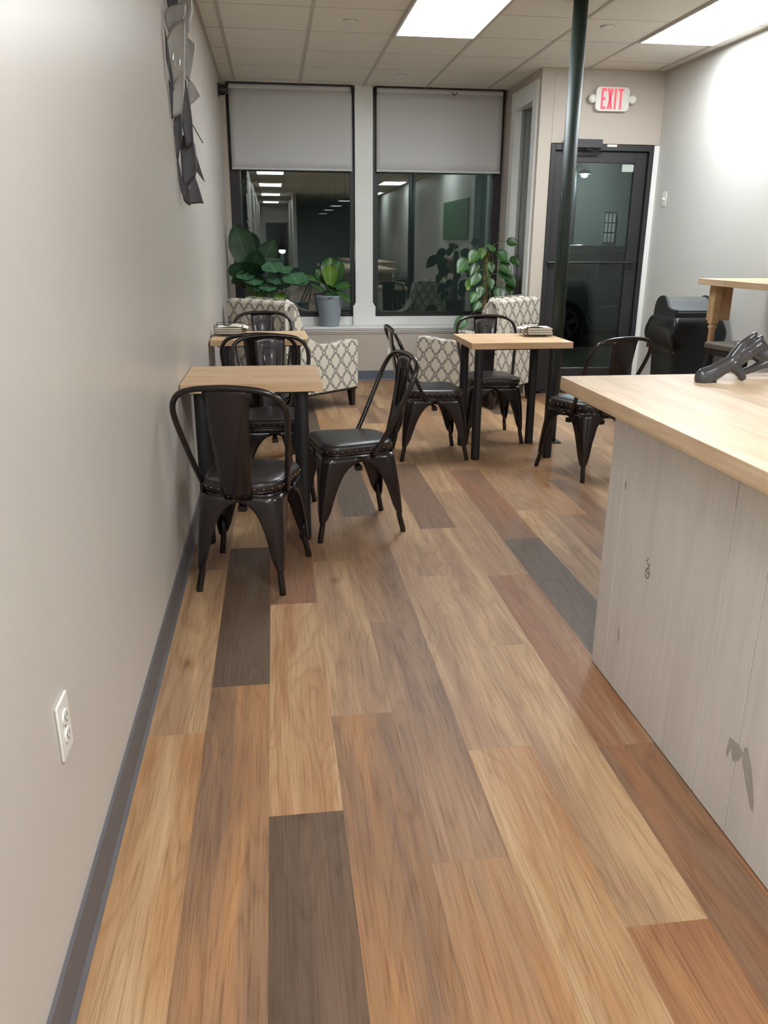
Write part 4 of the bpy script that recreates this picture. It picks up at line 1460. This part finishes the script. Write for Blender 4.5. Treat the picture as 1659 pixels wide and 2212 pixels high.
# ------------------------------------------------------------------ outside
struct(B(-8, 14, 8.62, 11.2, -.25, -.05).build('sidewalk', M['sidewalk']), 'concrete sidewalk outside the shop door', 'sidewalk')
struct(B(-8, 14, 11.2, 17.5, -.35, -.17).build('street', M['asphalt']), 'dark asphalt street outside', 'street')
struct(B(XT + .11, XR + 2.5, YD + .11, 8.62, -.25, -.012).build('door_step', M['sidewalk']), 'concrete step outside the exit door', 'step')
bd = thing('building', (0, 0, 0), 0, 'grey-green building across the street with one lit multi-pane window', 'building')
B(-12, 20, 18, 18.4, -.3, 8).build('facade', M['facade'], bd)
lit = emit('lit window blinds', (.72, .85, .72), .16)
wx, wz0, wz1 = 7.88, 1.40, 2.02
B(wx - .13, wx + .13, 17.97, 17.995, wz0, wz1).build('window_glow', lit, bd)
fr = MB()
for xx in (-.13, -.043, .043, .13):
    fr.box(wx + xx - .008, wx + xx + .008, 17.95, 17.97, wz0, wz1)
for k in range(4):
    z = wz0 + (wz1 - wz0) * k / 3
    fr.box(wx - .14, wx + .14, 17.95, 17.97, z - .012, z + .012)
for k in range(24):
    z = wz0 + (wz1 - wz0) * k / 24
    fr.box(wx - .13, wx + .13, 17.963, 17.969, z, z + .012)
fr.build('window_bars', M['dark_frame'], bd)

def street_lamp(x, y, z, power, label):
    t = thing('street_lamp', (x, y, -.17), 0, label, 'street lamp', None)
    MB().tube([(0, .5, 0), (0, .5, z + .3), (0, .35, z + .38), (0, .05, z + .30)], [.07, .05, .04, .03], 10).build('post', M['black_tube'], t)
    hd = MB().lathe([(.001, .10), (.10, .06), (.13, 0), (.12, -.01)], 16, (0, 0, z + .2), cap=False).build('lamp_hood', M['black_tube'], t, smooth=True)
    MB().lathe([(.001, -.045), (.05, -.03), (.062, 0), (.05, .03), (.001, .045)], 16, (0, 0, z + .17), cap=False).build('bulb', emit('street bulb %d' % int(x * 10), (.75, .92, 1.0), power), t, smooth=True)
    return t
street_lamp(6.65, 16.5, 2.66, 1000, 'bright bluish street lamp seen through the exit door glass')
street_lamp(.62, 16.5, 1.20, 160, 'bright bluish lamp added outside the left window in place of a camera flash reflected in the glass')  # added lamp, stands in for the camera flash mirrored in the pane

# car parked at the kerb
car = thing('parked_car', (4.93, 12.3, -.17), 0, 'grey car with alloy wheels parked outside the exit door', 'car')
prof = [(-.85, .42), (-.88, .62), (-.86, .95), (-.78, 1.02), (-.66, 1.36), (-.45, 1.47), (.2, 1.52), (1.0, 1.50), (1.55, 1.40), (2.25, 1.02), (3.1, .93), (3.5, .80), (3.62, .62), (3.6, .38), (3.3, .24),
        (3.12, .24)]
def arch(cx, r=.37):
    return [(cx + r * math.cos(a), .30 + r * math.sin(a)) for a in [PI * k / 12 for k in range(13)]]
low = prof + arch(2.72) + [(2.3, .22), (.45, .22)] + arch(0) + [(-.5, .3)]
MB().prism(low, .02, 1.75, 'y').build('car_body', M['car'], car, bevel=.05, seg=3)
MB().box(-.5, 3.3, .10, 1.68, .12, .6).build('underbody', M['tyre'], car)
gl = MB()
for poly in ([(-.52, 1.05), (-.42, 1.36), (.42, 1.43), (.42, 1.05)], [(.50, 1.05), (.50, 1.43), (1.05, 1.41), (1.30, 1.36), (1.42, 1.05)]):
    gl.prism(poly, .012, .03, 'y')
gl.build('side_windows', M['car_glass'], car)
for cx in (0, 2.72):
    wh = MB().lathe([(.215, .0), (.30, -.005), (.335, .02), (.335, .20), (.2, .21)], 40, (cx, .0, .335 - .0), axis='y', cap=False).build('wheel', M['tyre'], car, smooth=True)
    sp5 = MB()
    sp5.lathe([(.205, -.004), (.222, -.004), (.222, .02), (.205, .02)], 40, (cx, 0, .335), axis='y', cap=False)
    sp5.lathe([(.0, -.012), (.05, -.010), (.055, .01)], 20, (cx, 0, .335), axis='y', cap=False)
    for k in range(5):
        a = 2 * PI * k / 5 + .35
        c_, s__ = math.cos(a), math.sin(a)
        def q(r, w): return (cx + r * c_ - w * s__, .335 + r * s__ + w * c_)
        sp5.prism([q(.03, -.022), q(.21, -.04), q(.21, .04), q(.03, .022)], -.006, .01, 'y')
    sp5.build('alloy_rim', M['alloy'], wh)
dd = MB()
dd.box(.33, .338, .012, .03, .52, 1.05).box(1.44, 1.448, .012, .03, .30, 1.05)
dd.prism([(.33, .52), (.338, .52), (.50, .30), (.49, .30)], .012, .03, 'y')
dd.build('door_gap', M['tyre'], car)
B(.30 - .02, .48, -.015, .02, .925, .95).build('door_handle', M['chrome'], car, bevel=.006)
B(.55, 2.2, .0, .02, .60, .625).build('door_moulding', M['chrome'], car, bevel=.003)
